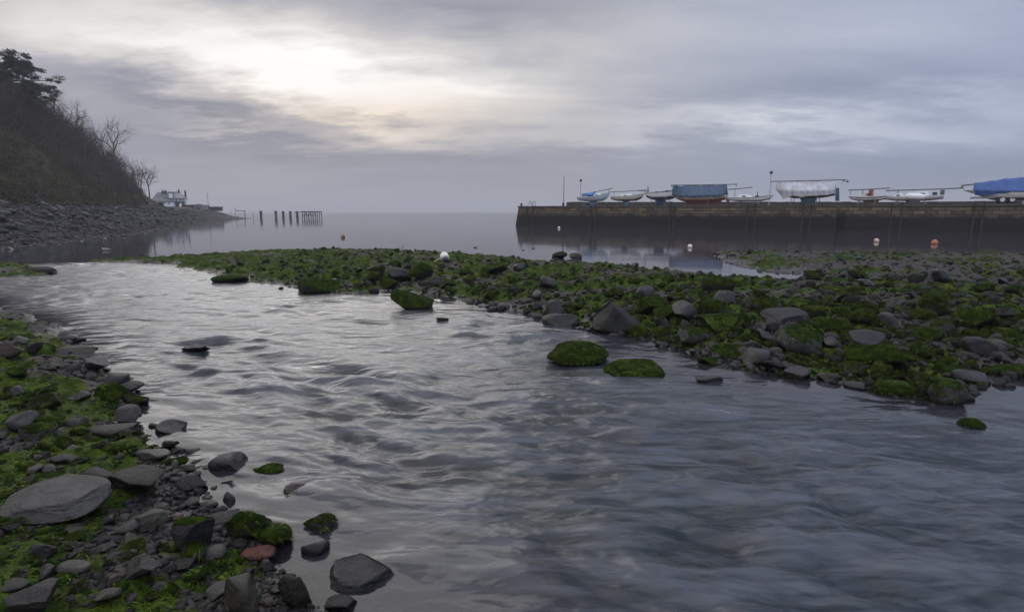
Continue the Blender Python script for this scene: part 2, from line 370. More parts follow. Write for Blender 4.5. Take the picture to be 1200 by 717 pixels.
def mat_water():
    m = bpy.data.materials.new('river_water'); m.use_nodes = True; t = NT(m.node_tree); t.n.clear()
    out = t.new('ShaderNodeOutputMaterial'); p = t.pos(); fl = t.attr('flow'); dp = t.attr('depth')
    pr = t.mapping(p, rot=(0, 0, R(-160)), scale=(1.0, 2.1, 1))
    w1 = t.noise(pr, 2.1, 3, 0.42, 0.25); w2 = t.noise(pr, 8, 3, 0.5, 0.2)
    sea = t.noise(t.mapping(p, scale=(0.25, 1.5, 1)), 1.0, 3, 0.5)
    nb = t.bump(t.math('ADD', w1, t.math('MULTIPLY', w2, 0.03)), t.math('MULTIPLY', fl, 0.7), 0.10)
    nb = t.bump(sea, t.mapr(fl, 0, 1, 0.03, 0.0), 0.05, nb)
    streak = t.noise(t.mapping(p, rot=(0, 0, R(-160)), scale=(0.5, 1.5, 1)), 1.5, 4, 0.5, 0.3)
    st2 = t.noise(t.mapping(p, rot=(0, 0, R(-160)), scale=(0.9, 5.5, 1)), 2.2, 4, 0.55, 0.3); streak = t.math('ADD', t.math('MULTIPLY', streak, 0.32), t.math('MULTIPLY', st2, 0.68))
    milk = t.mix(t.mapr(t.math('ADD', streak, t.math('MULTIPLY', t.attr('wave'), 0.10)), 0.36, 0.66), (0.002, 0.007, 0.010), (0.056, 0.064, 0.078))
    milk = t.mix(fl, (0.045, 0.043, 0.054), milk)
    d = t.new('ShaderNodeBsdfDiffuse'); t.put(d.inputs[0], milk); t.put(d.inputs['Normal'], nb)
    tr = t.new('ShaderNodeBsdfTransparent'); tr.inputs[0].default_value = (0.62, 0.60, 0.60, 1)
    al = t.math('SUBTRACT', 1.0, t.math('EXPONENT', t.math('MULTIPLY', dp, -7.0)))
    al = t.math('MAXIMUM', al, t.math('MULTIPLY', fl, 0.5))
    body = t.new('ShaderNodeMixShader'); t.put(body.inputs[0], al); t.l.new(tr.outputs[0], body.inputs[1]); t.l.new(d.outputs[0], body.inputs[2])
    gl = t.new('ShaderNodeBsdfGlossy'); t.put(gl.inputs['Roughness'], t.mapr(fl, 0, 1, 0.06, 0.22)); t.put(gl.inputs['Normal'], nb)
    fr = t.new('ShaderNodeFresnel'); fr.inputs['IOR'].default_value = 1.48; t.put(fr.inputs['Normal'], nb)
    mx = t.new('ShaderNodeMixShader'); t.put(mx.inputs[0], fr.outputs[0]); t.l.new(body.outputs[0], mx.inputs[1]); t.l.new(gl.outputs[0], mx.inputs[2])
    t.l.new(mx.outputs[0], out.inputs[0]); return m
x, y, f = polar(0.35, [(1.7, 1.05), (24, 1.0052), (80, 1.02), (3200, 1.12)])
z, fl, wv = water_h(x, y); g, md = ground_h(x, y, False)
dep = np.where(np.hypot(x, y) > 45, 3.0, np.maximum(z-g, 0))
me = mesh_np('water', np.stack([x, y, z], 1), f, mat_water(), True, {'flow': fl, 'depth': dep, 'wave': wv}); tag(link('water', me), kind='structure')
def gz(px, py=None):
    q = at(px, py, 0.0); return q
def ground_pt(px, py):
    """where the sight line through a pixel meets the ground or the water surface"""
    z = 0.0
    for _ in range(4):
        q = at(px, py, z); h, _m = ground_h(np.array([q.x]), np.array([q.y]), False); z = max(float(h[0]), -0.02)*0.7+z*0.3
    return at(px, py, z)
# ------------------------------------------------------------------ stones
DOME = ((-0.7, -0.1, 0.7, 0.72), (0.7, -0.1, 0.7, 0.74), (0.1, -0.7, 0.7, 0.74), (-0.9, -0.5, 0.1, 0.92), (0.1, 0, 1, 0.84), (0.5, -0.6, 0.6, 0.78))
def ico(n):
    import bmesh
    bm = bmesh.new(); bmesh.ops.create_icosphere(bm, subdivisions=n, radius=1.0)
    V = np.array([v.co[:] for v in bm.verts]); Fc = np.array([[v.index for v in f.verts] for f in bm.faces]); bm.free(); return V, Fc
ICO = {n: ico(n) for n in (1, 2, 3, 4, 5)}
def rock_shape(n, seed, cuts=7, noise=0.10, rough=0.03):
    V, Fc = ICO[n]; rg = np.random.default_rng(seed); U = V.copy(); pw = 2.25 if cuts is DOME or (not isinstance(cuts, tuple) and cuts <= 3) else 3.0; V = U/((np.abs(U)**pw).sum(1)**(1/pw))[:, None]
    planes = cuts if isinstance(cuts, tuple) else ()
    for a, b, c, k in planes:
        d = np.array([a, b, c], float); d /= np.linalg.norm(d); s = V@d; V -= np.maximum(s-k, 0)[:, None]*d[None, :]*0.97
    for _ in range(0 if planes else cuts):
        d = rg.normal(size=3); d /= np.linalg.norm(d); k = rg.uniform(0.36, 0.88)
        s = V@d; V -= np.maximum(s-k, 0)[:, None]*d[None, :]*0.985
    V += U*(noise*vn3(U*1.6+seed*3.1, seed))[:, None]
    if n >= 3: V += U*(rough*0.8*vn3(U*6+seed, seed+5)+rough*0.45*vn3(U*15+seed, seed+6))[:, None]
    lo, hi = V.min(0), V.max(0); V = (V-(lo+hi)/2)/((hi-lo)/2)
    return V, Fc
def mat_stone(name, base, moss, attr=False, dark=1.0, rust=0.0, gloss=0.0):
    """grey beach stone; `moss` raises the weed line on faces that look up"""
    m, t, b = newmat(name); p = t.coord('Object') if not attr else t.pos(); wp = t.pos(); z = t.sep(wp)[2]
    rnd = t.attr('rnd') if attr else t.new('ShaderNodeObjectInfo').outputs['Random']
    off = t.comb(t.math('MULTIPLY', rnd, 37.0), t.math('MULTIPLY', rnd, 11.0), rnd); q = t.vmath('ADD', wp, off)
    n = t.noise(q, 9, 6, 0.65); n2 = t.noise(q, 60, 5, 0.65); n3 = t.noise(t.mapping(q, rot=(0.5, 0.3, 0.2), scale=(1, 1, 5)), 7, 4, 0.6)
    c = t.ramp(n, [(0.25, tuple(k*0.55 for k in base)), (0.5, base), (0.72, tuple(k*1.45 for k in base))])
    c = t.mix(t.mapr(n3, 0.35, 0.75, 0, 0.45), c, tuple(k*0.5 for k in base))
    c = t.mix(t.mapr(n2, 0.58, 0.74, 0, 0.5), c, tuple(k*2.4 for k in base)); c = t.mix(t.mapr(n2, 0.44, 0.32, 0, 0.6), c, tuple(k*0.35 for k in base))
    val = t.mapr(rnd, 0, 1, 0.28, 1.0, False); c = t.mix(1.0, c, t.comb(val, val, t.math('MULTIPLY', val, t.mapr(t.math('FRACT', t.math('MULTIPLY', rnd, 7.3)), 0, 1, 0.86, 1.05, False))), 'MULTIPLY')
    if rust: c = t.mix(t.mapr(n, 0.35, 0.6, 0, rust), c, (0.16, 0.05, 0.028))
    wet = t.mapr(t.math('ADD', z, t.math('MULTIPLY', n, 0.05)), 0.035, 0.10, 0.42*dark, dark)
    c = t.mix(1.0, c, t.comb(wet, wet, wet), 'MULTIPLY')
    up = t.sep(t.nrm())[2]
    mv = t.attr('moss') if attr else moss
    mk = t.math('ADD', t.math('ADD', t.math('MULTIPLY', up, 0.95), t.math('MULTIPLY', t.math('SUBTRACT', n, 0.5), 1.5)), t.math('MULTIPLY', t.math('SUBTRACT', n2, 0.5), 0.7))
    mk = t.mapr(t.math('ADD', mk, t.math('SUBTRACT', t.math('MULTIPLY', mv, 1.45), 1.52)), -0.08, 0.16)
    mc = t.ramp(t.noise(q, 14, 5, 0.65), [(0.28, (0.007, 0.012, 0.001)), (0.47, (0.014, 0.025, 0.002)), (0.63, (0.039, 0.060, 0.005)), (0.81, (0.088, 0.106, 0.012))])
    mc = t.mix(t.mapr(n2, 0.35, 0.75, 0, 0.55), mc, (0.014, 0.018, 0.006))
    t.put(b.inputs['Base Color'], t.mix(mk, c, mc))
    rz = t.mapr(z, 0.03, 0.12, 0.18, 0.56-gloss); t.put(b.inputs['Roughness'], t.math('MAXIMUM', rz, t.math('MULTIPLY', mk, 0.9)))
    t.put(b.inputs['Specular IOR Level'], t.mapr(mk, 0, 1, 0.26, 0.03))
    h = t.math('ADD', t.math('MULTIPLY', n2, t.mapr(mk, 0, 1, 0.35, 1.3)), t.math('MULTIPLY', n, 0.8))
    t.put(b.inputs['Normal'], t.bump(h, 0.9, 0.035)); return m
GREY = (0.057, 0.051, 0.046); DARK = (0.024, 0.0225, 0.0215); TAN = (0.078, 0.068, 0.057); PALE = (0.090, 0.085, 0.078)
SM = {'ridge': mat_stone('dark_ridge_stone', (0.015, 0.0135, 0.0125), 0.40), 'grey': mat_stone('grey_stone', GREY, 0.0), 'dark': mat_stone('dark_stone', DARK, 0.0, gloss=0.2), 'pale': mat_stone('pale_stone', PALE, 0.0), 'tan': mat_stone('tan_stone', TAN, 0.12),
      'brown': mat_stone('brown_stone', (0.085, 0.055, 0.047), 0.0, gloss=0.1), 'rust': mat_stone('rust_red_stone', (0.15, 0.062, 0.040), 0.0, rust=0.6),
      'patchy': mat_stone('patchy_weed_stone', (0.075, 0.072, 0.068), 0.50), 'cap': mat_stone('weed_capped_stone', DARK, 0.62), 'moss': mat_stone('weed_covered_stone', DARK, 1.03),
      'darkpatch': mat_stone('dark_patchy_stone', (0.045, 0.043, 0.042), 0.26), 'mix': mat_stone('beach_stones', (0.024, 0.0205, 0.019), 0, attr=True)}
_rm = {}
def rock_mesh(shape, kind, n=4):
    """shared stone meshes: shape = (seed, cuts, noise)"""
    k = (shape, kind, n)
    if k not in _rm:
        V, Fc = rock_shape(n, shape[0], shape[1], shape[2]); _rm[k] = mesh_np('rock', V, Fc, SM[kind], True)
    return _rm[k]
# weed strands: little ribbons rooted on a surface and hanging with gravity
def ribbons(root, nrm, length, width, rg, droop=0.7, lift=0.35):
    n = len(root); th = 5.0*vn2(root[:, 0]*2.2, root[:, 1]*2.2, 87)+rg.normal(0, 0.55, n); d = np.stack([np.cos(th), np.sin(th), np.zeros(n)], 1)
    d = d-nrm*(d*nrm).sum(1)[:, None]; d[:, 2] -= droop*np.hypot(nrm[:, 0], nrm[:, 1]); d /= np.linalg.norm(d, axis=1)[:, None]+1e-9
    s = np.cross(nrm, d); s /= np.linalg.norm(s, axis=1)[:, None]+1e-9; w = width[:, None]
    p1 = root+d*(length*0.45)[:, None]+nrm*(length*lift)[:, None]; p2 = p1+d*(length*0.55)[:, None]-np.array([0, 0, 1])*(length*lift*1.1)[:, None]
    V = np.stack([root-s*w, root+s*w, p1+s*w*0.9, p1-s*w*0.9, p2], 1).reshape(-1, 3); b = np.arange(n)[:, None]*5
    return V, (b+np.array([[0, 1, 2, 3]])), (b+np.array([[3, 2, 4]])), np.repeat(rg.random(n), 5)
def mat_weed():
    m, t, b = newmat('green_weed'); r = t.attr('rnd'); n = t.noise(t.pos(), 3.2, 4, 0.6)
    c = t.ramp(r, [(0.0, (0.009, 0.018, 0.001)), (0.4, (0.026, 0.054, 0.003)), (0.75, (0.066, 0.110, 0.007)), (1.0, (0.140, 0.172, 0.018))])
    c = t.mix(t.mapr(n, 0.4, 0.68, 0, 0.6), c, t.mix(1.0, c, (0.45, 0.42, 0.45), 'MULTIPLY'))
    t.put(b.inputs['Base Color'], c); t.put(b.inputs['Roughness'], 0.6); t.put(b.inputs['Specular IOR Level'], 0.12)
    return m
WEED = mat_weed()
_sm = {}
def strand_mesh(shape, kind, n, size, dens=1.0, thr=0.2):
    """weed on a stone, in the stone's own unit space (size = its real half-extents)"""
    k = (shape, kind, tuple(round(float(v), 2) for v in size))
    if k in _sm: return _sm[k]
    V, Fc = rock_shape(n, shape[0], shape[1], shape[2]); sz = np.array(size); rg = np.random.default_rng(shape[0]+99)
    T = V[Fc]*sz; c = np.cross(T[:, 1]-T[:, 0], T[:, 2]-T[:, 0]); a = np.linalg.norm(c, axis=1); nn = c/(a[:, None]+1e-12)
    w = a*np.clip((nn[:, 2]-thr)*3, 0, 1); area = w.sum()/2; cnt = int(min(7000, max(120, area*38000*dens)))
    i = rg.choice(len(Fc), cnt, p=w/w.sum()); u = rg.random((cnt, 2)); fl = u.sum(1) > 1; u[fl] = 1-u[fl]
    root = T[i, 0]+(T[i, 1]-T[i, 0])*u[:, :1]+(T[i, 2]-T[i, 0])*u[:, 1:]
    keep = vn3(root*9, 5) > (-0.75 if thr < 0.3 else -0.2); root = root[keep]; nr = nn[i][keep]; m = len(root)
    VV, q, tr, rn = ribbons(root-nr*0.004, nr, rg.uniform(0.018, 0.055, m), rg.uniform(0.0009, 0.0024, m), rg, 1.4, 0.16)
    _sm[k] = mesh_np('seaweed', VV/sz, [q, tr], WEED, False, {'rnd': rn}); return _sm[k]
# ---- the stones one can point to.  key, name, label, px, py (foot), width px, height px, kind, (seed, cuts, noise), depth ratio, group
WEDGE = ((0.10, -0.40, 0.90, 0.34), (-1, -0.25, 0.15, 0.78), (0.62, 0.80, 0.10, 0.52), (0.72, -0.62, 0.15, 0.66), (-0.5, 0.8, 0.2, 0.75), (0, -1, 0.35, 0.78), (-0.7, -0.7, 0.4, 0.80))
PEAK = ((0.62, -0.25, 0.72, 0.34), (-0.78, -0.25, 0.50, 0.46), (-0.15, -0.90, 0.42, 0.56), (0.1, 0.9, 0.5, 0.45), (0.8, 0.4, 0.3, 0.7))
UNDERCUT = ((0.50, -0.15, 0.85, 0.30), (-0.85, 0.0, -0.55, 0.62), (0.1, -0.8, 0.5, 0.5), (0.2, 0.8, 0.4, 0.5), (1, 0, -.2, .85))
LOAF = ((0.12, -0.30, 0.95, 0.36), (-0.8, -0.2, 0.6, 0.6), (0.9, -0.1, 0.35, 0.72), (0, -0.9, 0.3, 0.6))
SLAB = ((0.20, -0.25, 0.93, 0.36), (-0.5, -0.5, 0.75, 0.60), (0.85, -0.35, 0.4, 0.66), (0.3, -0.9, 0.3, 0.66), (-0.8, 0.6, 0.2, 0.8))
LM = [
 ('the big pale boulder', 'boulder', 'largest pale grey boulder, broad and flat, among green weed on the left bank', 38,617,120,58,'pale',(3,SLAB,.07),.75),
 ('the tan boulder', 'boulder', 'tan boulder partly weed-covered beside the big pale boulder on the left bank', 148,584,68,40,'tan',(5,8,.08),.8),
 ('the dark wedge boulder', 'boulder', 'smooth dark wedge-shaped boulder standing in shallow water at the left bank', 416,697,92,44,'dark',(9,WEDGE,.05),.75),
 ('the weed-capped boulder', 'boulder', 'blackish boulder with a bright green weed cap on the left bank', 220,650,52,46,'cap',(12,5,.10),.8),
 ('the angular dark rock', 'rock', 'angular dark rock at the edge of the water on the left bank', 193,513,34,22,'dark',(14,8,.08),.8),
 ('the dark humped rock', 'rock', 'dark humped rock with ragged weed jutting from left bank into the stream', 262,557,48,30,'dark',(17,6,.12),.8),
 ('the grey hummock rock', 'rock', 'rounded grey rock above the tan boulder on the left bank', 122,513,50,22,'grey',(20,6,.08),.8),
 ('the flat slab', 'rock', 'flat grey slab at the upstream point of the left bank', 78,419,54,16,'grey',(23,4,.05),.7),
 ('the pointed stone', 'rock', 'dark pointed stone alone in the middle of the pale stream', 224,414,34,12,'dark',(27,9,.05),.5),
 ('the weedy edge rock', 'rock', 'half weed-covered rock in the water at the left bank edge', 153,481,30,22,'cap',(29,6,.10),.8),
 ('the low green mound', 'rock', 'low green weed mound alone in shallow water off the left bank', 310,557,42,16,'moss',(31,3,.12),.7),
 ('the brown cobble', 'rock', 'round reddish brown cobble in shallow water off the left bank', 343,583,30,18,'brown',(33,1,.05),.8),
 ('the weedy shallows rock', 'rock', 'dark rock half hung with green weed above the wedge boulder', 370,628,42,28,'cap',(35,7,.14),.8),
 ('the wet black stone', 'rock', 'wet black stone just behind the dark wedge boulder', 365,655,36,24,'dark',(37,8,.12),.8),
 ('the green knob', 'rock', 'tall bright green weed knob above the rust-red stone', 284,634,46,38,'moss',(39,3,.14),.8),
 ('the second green knob', 'rock', 'lower green weed knob to the right of the tall knob', 318,644,42,30,'moss',(41,4,.12),.8),
 ('the rust-red stone', 'rock', 'rust-red stone with green weed at the water edge', 298,659,44,20,'rust',(43,6,.08),.7),
 ('the tan cobble', 'rock', 'smooth tan rounded cobble beside the weed-capped boulder', 241,661,38,24,'tan',(45,2,.05),.8),
 ('the grey pointed stone', 'rock', 'grey pointed stone immediately left of the dark wedge boulder', 344,714,40,42,'grey',(47,9,.07),.7),
 ('the small black block', 'rock', 'small black block in front of the dark wedge boulder', 396,719,40,20,'dark',(49,6,.06),.7),
 ('the foot boulder', 'boulder', 'grey boulder on the left bank nearest the bottom of the view', 276,726,46,46,'grey',(51,7,.07),.8),
 ('the corner boulder', 'boulder', 'dark grey boulder in the bottom left corner amid weed', 26,724,62,40,'grey',(53,6,.06),.8),
 ('the grey-brown rock', 'rock', 'grey-brown blocky rock in the weed below the big pale boulder', 158,682,48,30,'grey',(55,8,.08),.8),
 ('the half-buried cobble', 'rock', 'flat half-buried cobble in weed between the corner boulder and grey-brown rock', 78,677,40,20,'grey',(57,3,.06),.7),
 ('the flat bank stone', 'rock', 'flat grey stone right of the weed-capped boulder at the waterline', 256,618,36,24,'grey',(59,7,.06),.8),
 ('the pale chip', 'rock', 'small pale pointed chip of stone at the left bank waterline', 266,592,16,16,'pale',(61,9,.05),.6),
 ('the rounded bank stone', 'rock', 'rounded grey stone touching the upper end of the big pale boulder', 107,571,42,26,'grey',(63,4,.06),.8),
 ('the grey wedge', 'rock', 'long grey wedge stone in weed left of the weed-capped boulder', 165,622,44,24,'grey',(65,8,.06),.7),
 ('the shoulder stone', 'rock', 'dark blocky stone left of the dark humped rock', 220,578,34,24,'dark',(67,8,.08),.8),
 ('the weed hump', 'rock', 'green weed hump on the left bank behind the angular dark rock', 130,532,46,20,'moss',(69,2,.10),.8),
 ('the upper weed hump', 'rock', 'green weed-covered stone at the upper left edge of the bank', 30,500,60,20,'moss',(71,3,.10),.8),
 ('the bare spit boulder', 'boulder', 'largest bare dark boulder at the near edge of the green spit', 726,393,60,42,'ridge',(73,PEAK,.09),.75),
 ('the bushy rock', 'boulder', 'round bushy boulder covered in shaggy brown-green weed, standing in the stream', 680,430,78,36,'moss',(75,DOME,.17),.8),
 ('the long green boulder', 'boulder', 'long flat-topped green boulder in the stream beside the bushy round boulder', 747,444,76,25,'moss',(77,LOAF,.13),.6),
 ('the grey spit rock', 'rock', 'flat grey rock left of the largest bare boulder on the spit', 658,386,46,19,'grey',(79,5,.06),.8),
 ('the green wedge', 'boulder', 'green wedge-shaped boulder with an undercut end at the spit edge', 481,364,52,26,'moss',(81,UNDERCUT,.06),.6),
 ('the green loaf', 'boulder', 'green loaf-shaped boulder low in the water at the left part of the spit', 369,345,54,20,'moss',(83,4,.06),.6),
 ('the dark green loaf', 'rock', 'dark green rounded rock standing apart in water left of the spit', 263,333,44,12,'moss',(85,2,.07),.7),
 ('the dark green block', 'rock', 'tall dark green block on the spit left of the white float', 491,330,30,24,'moss',(87,7,.08),.8),
 ('the black cube', 'rock', 'black cube-shaped rock at the near waterline of the spit', 941,448,30,21,'dark',(89,7,.04),.8),
 ('the end boulder', 'boulder', 'green-topped boulder at the nearest corner of the spit', 1122,477,42,32,'cap',(91,4,.10),.8),
 ('the lone green stone', 'rock', 'small green stone alone in the stream beyond the spit corner', 1148,506,33,19,'moss',(93,2,.06),.8),
 ('the grey twin stone', 'rock', 'low grey jagged stone in the stream right of the long green boulder', 834,451,34,13,'grey',(95,8,.14),.6),
 ('the small green stone', 'rock', 'small bright green stone at the waterline above the low grey jagged stone', 834,430,26,14,'moss',(97,3,.08),.8),
 ('the corner hummock', 'rock', 'wide green hummock at the water edge left of the nearest spit corner', 1062,466,60,24,'moss',(99,2,.10),.7),
 ('the sloping green boulder', 'boulder', 'large sloping green boulder behind the largest bare boulder, right side', 850,392,56,28,'moss',(101,5,.08),.7),
 ('the green dome', 'boulder', 'tall green dome boulder below the pool on the spit', 846,346,40,24,'moss',(103,2,.08),.8),
 ('the right grey rock', 'rock', 'bare grey rock near the right end of the spit', 1165,412,42,20,'grey',(105,7,.07),.8),
 ('the bare dark rock', 'rock', 'bare dark rock in green weed midway along the right spit', 928,384,52,24,'darkpatch',(107,6,.09),.8),
 ('the far edge boulder', 'rock', 'rounded weed-covered rock standing on the far edge of the spit', 656,304,18,10,'cap',(109,7,.10),.8),
 ('the far edge stone', 'rock', 'dark stone right beside the rounded rock on the far edge', 675,304,15,8,'dark',(111,5,.09),.8),
 ('the inlet stone', 'rock', 'dark flat stone in the inlet left of the tip of the spit', 44,322,30,11,'darkpatch',(113,4,.06),.8),
 ('the waterline boulder', 'rock', 'dark stone at the waterline right of the black cube-shaped rock', 977,449,26,14,'dark',(115,6,.08),.8),
 ('the green shelf', 'rock', 'broad green-topped stone in front of the sloping green boulder', 862,420,50,20,'moss',(117,4,.08),.7),
 ('the stream chip', 'rock', 'small black stone just breaking the stream below the green wedge', 518,378,15,7,'dark',(119,4,.08),.7),
]
ROCKS = []   # key, object, x, y, radius, kind, size
def place_rock(name, label, px, py, w, h, kind, shape, dr, key=None, group=None, n=4, weed=True, rz=None, rg=RNG):
    q = ground_pt(px, py); D = math.hypot(q.y, H); dep = math.atan2(H-q.z, q.y)
    wx = w*q.y/F*0.5; dy = wx*dr; hz = (h*D/F-(1.15 if dep < .22 else 1.75)*dy*math.sin(dep))/math.cos(dep)
    hz = max(hz, (0.34 if key else 0.62)*wx, 0.3*h*D/F)*0.5
    o = link(name, rock_mesh(shape, kind, n)); hz *= 1.12
    o.location = (q.x, q.y+dy*0.92, max(q.z, -0.03)+hz*0.76); o.scale = (wx, dy, hz)
    o.rotation_euler = (0, 0, rz if rz is not None else 0)
    tag(o, label, 'boulder' if name == 'boulder' else 'rock', group)
    if weed and kind in ('moss', 'cap') and q.y < 9:
        link('seaweed', strand_mesh(shape, kind, 3, (wx, dy, hz), 1.0 if q.y < 5 else 0.6, 0.35 if kind == 'cap' else 0.05), o)
    ROCKS.append([key, o, q.x, q.y+dy*0.9, max(wx, dy), kind, wx]); return o
for i, (key, nm, lab, px, py, w, h, kind, shape, dr) in enumerate(LM):
    place_rock(nm, lab, px, py, w, h, kind, shape, dr, key, n=5 if w > 60 else 4)
# ---- the next couple of hundred by size, strewn over both banks, each described by what lies next to it
SHAPES = [(200+3*i, 6+i % 5, 0.06+0.02*(i % 3)) for i in range(9)]
def strew(n, xr, yr, wr, seed, moss_p):
    rg = np.random.default_rng(seed); c = 0; tries = 0
    while c < n and tries < n*60:
        tries += 1
        px = rg.uniform(*xr); py = yr[0]+(yr[1]-yr[0])*rg.random()**0.8
        q = ground_pt(px, py); x = np.array([q.x]); y = np.array([q.y]); sl, ss, si = fields(x, y); m = max(sl[0], ss[0], si[0])
        if m < -0.05: continue
        w = rg.uniform(*wr)*(1.5 if rg.random() < 0.12 else 1)*min(1.25, max(0.4, (py-250)/150)); rad = w*q.y/F*0.5
        if any((q.x-r[2])**2+(q.y-r[3])**2 < (0.85*(rad+r[4]))**2 for r in ROCKS): continue
        mo = float(moss_at(x, y)[0]); u = rg.random()
        if u < moss_p*(0.35+0.65*mo): kind = 'moss' if rg.random() < 0.75 else 'cap'
        else: kind = rg.choice(['grey', 'dark', 'darkpatch', 'patchy', 'brown', 'tan'], p=[.30, .32, .18, .14, .03, .03] if q.x < 0 and q.y < 8 else [.10, .42, .28, .16, .02, .02])
        sh = SHAPES[rg.integers(len(SHAPES))]
        place_rock('rock', None, px, py, w, w*rg.uniform(0.5, 0.8), str(kind), sh, rg.uniform(.7, 1.1), None, None, 3, True, rg.uniform(0, 6.3), rg); c += 1
strew(85, (0, 330), (385, 712), (10, 28), 11, 0.5)
strew(135, (430, 1200), (312, 470), (16, 40), 12, 0.95)
strew(22, (150, 480), (300, 340), (9, 20), 13, 0.7)
WORD = {'ridge': 'dark', 'moss': 'green weed-covered', 'cap': 'weed-capped dark', 'grey': 'bare grey', 'dark': 'dark wet', 'darkpatch': 'dark blotched', 'patchy': 'grey weed-streaked', 'brown': 'reddish brown', 'tan': 'pale tan',
        'pale': 'pale', 'rust': 'rust-red'}
lms = [r for r in ROCKS if r[0]]; todo = [r for r in ROCKS if not r[0]]; best = {}
for r in todo:
    for L in lms:
        dx, dy = r[2]-L[2], r[3]-L[3]; d = math.hypot(dx, dy)
        rel = ('right of' if dx > 0 else 'left of') if abs(dx) > abs(dy) else ('behind' if dy > 0 else 'in front of')
        best.setdefault((WORD[r[5]], rel, L[0]), []).append((d, id(r)))
opts = {}
for k, v in best.items():
    v.sort()
    for rank, (d, i) in enumerate(v[:2]): opts.setdefault(i, []).append((rank, d, k))
for r in todo:
    c = sorted(opts.get(id(r), []), key=lambda e: (e[0], e[1])); w = WORD[r[5]]
    where = 'left bank' if r[2] < -0.0 and r[3] < 8.5 and fields(np.array([r[2]]), np.array([r[3]]))[0][0] > -0.3 else 'spit'
    if c and c[0][0] == 0 and c[0][1] < 9: tag(r[1], '%s stone, closest of its kind %s %s' % (w, c[0][2][1], c[0][2][2]))
    elif c and c[0][1] < 9: tag(r[1], '%s stone, second of its kind %s %s' % (w, c[0][2][1], c[0][2][2]))
    else: tag(r[1], 'one of the lesser %s stones strewn over the %s' % (w, where))
    r[1]['group'] = 'stones strewn over the ' + where
# ---- everything smaller: one mass of beach stones on the ground
def mass(name, n_of, pts, size, moss, rg, zoff, lod=1, mat='mix', flat=(0.45, 0.8), label=None):
    vs = []; fs = []; rn = []; ms = []; base = 0
    protos = [rock_shape(lod, 500+5*k, 7+k % 4, 0.10) for k in range(10)]
    for k in range(10):
        sel = np.nonzero(np.arange(len(pts)) % 10 == k)[0]
        if not len(sel): continue
        V, Fc = protos[k]; m = len(sel); th = rg.uniform(0, 6.28, m); s = size[sel]
        sc = np.stack([s*0.5, s*0.5*rg.uniform(0.6, 0.95, m), s*0.5*rg.uniform(flat[0], flat[1], m)], 1)
        tl = rg.normal(0, 0.25, m); L = V[None]*sc[:, None]
        X = L[:, :, 0]; Y = L[:, :, 1]*np.cos(tl)[:, None]-L[:, :, 2]*np.sin(tl)[:, None]; Z = L[:, :, 1]*np.sin(tl)[:, None]+L[:, :, 2]*np.cos(tl)[:, None]
        c, s2 = np.cos(th)[:, None], np.sin(th)[:, None]
        W = np.stack([X*c-Y*s2+pts[sel, 0, None], X*s2+Y*c+pts[sel, 1, None], Z+(pts[sel, 2]+sc[:, 2]*zoff)[:, None]], 2)
        vs.append(W.reshape(-1, 3)); nv = len(V)
        fs.append((Fc[None]+(np.arange(m)*nv)[:, None, None]+base).reshape(-1, 3)); base += m*nv
        rn.append(np.repeat(rg.random(m), nv)); ms.append(np.repeat(moss[sel], nv))
    me = mesh_np(name, np.concatenate(vs), np.concatenate(fs), SM[mat], True, {'rnd': np.concatenate(rn), 'moss': np.concatenate(ms)})
    return tag(link(name, me), label, None, None, 'stuff')
def scatter(n, xr, yr, seed, smin, smax, edge=-0.1, pw=1.0, pxsize=False, bias=0.0, thin=0):
    rg = np.random.default_rng(seed); px = rg.uniform(xr[0], xr[1], n); py = yr[0]+(yr[1]-yr[0])*rg.random(n)**pw
    a = (px-CX)/F; b = (CY-py)/F; c, s = math.cos(PITCH), math.sin(PITCH); dy = c+b*s; dz = -s+b*c; t = (0.08-H)/dz
    x = a*t; y = dy*t; sl, ss, si = fields(x, y); m = np.maximum(np.maximum(sl, ss), si); k = m > edge+0.12*vn2(x*3, y*3, 4)
    x, y = x[k], y[k]; g, _ = ground_h(x, y); mo = moss_at(x, y); n = len(x)
    s = smin*(smax/smin)**(rg.random(n)**2.2)
    if pxsize: s = s*y/F*np.clip((py[k]-262)/110, 0.42, 1.1)
    mm = np.clip(mo*rg.uniform(0.2, 1.35, n)+bias, 0, 1)
    if thin: k = rg.random(n) > thin*mo; x, y, g, s, mm = x[k], y[k], g[k], s[k], mm[k]
    return np.stack([x, y, g], 1), s, mm, rg
pts, s, mm, rg = scatter(12500, (330, 1560), (292, 476), 31, 5, 18, -0.12, 1.15, True, 0.1)
mass('spit_stones', 0, pts, s, mm, rg, 0.22, 2, 'mix', (0.6, 0.95))
pts, s, mm, rg = scatter(2200, (-20, 480), (292, 345), 32, 3, 11, -0.15, 1.0, True)
mass('spit_tip_stones', 0, pts, s, mm, rg, 0.2, 1)
pts, s, mm, rg = scatter(13000, (-160, 470), (362, 735), 33, 3, 17, -0.16, 0.8, True, -0.05, 0.60)
mass('bank_pebbles', 0, pts, s, mm, rg, 0.15, 2)
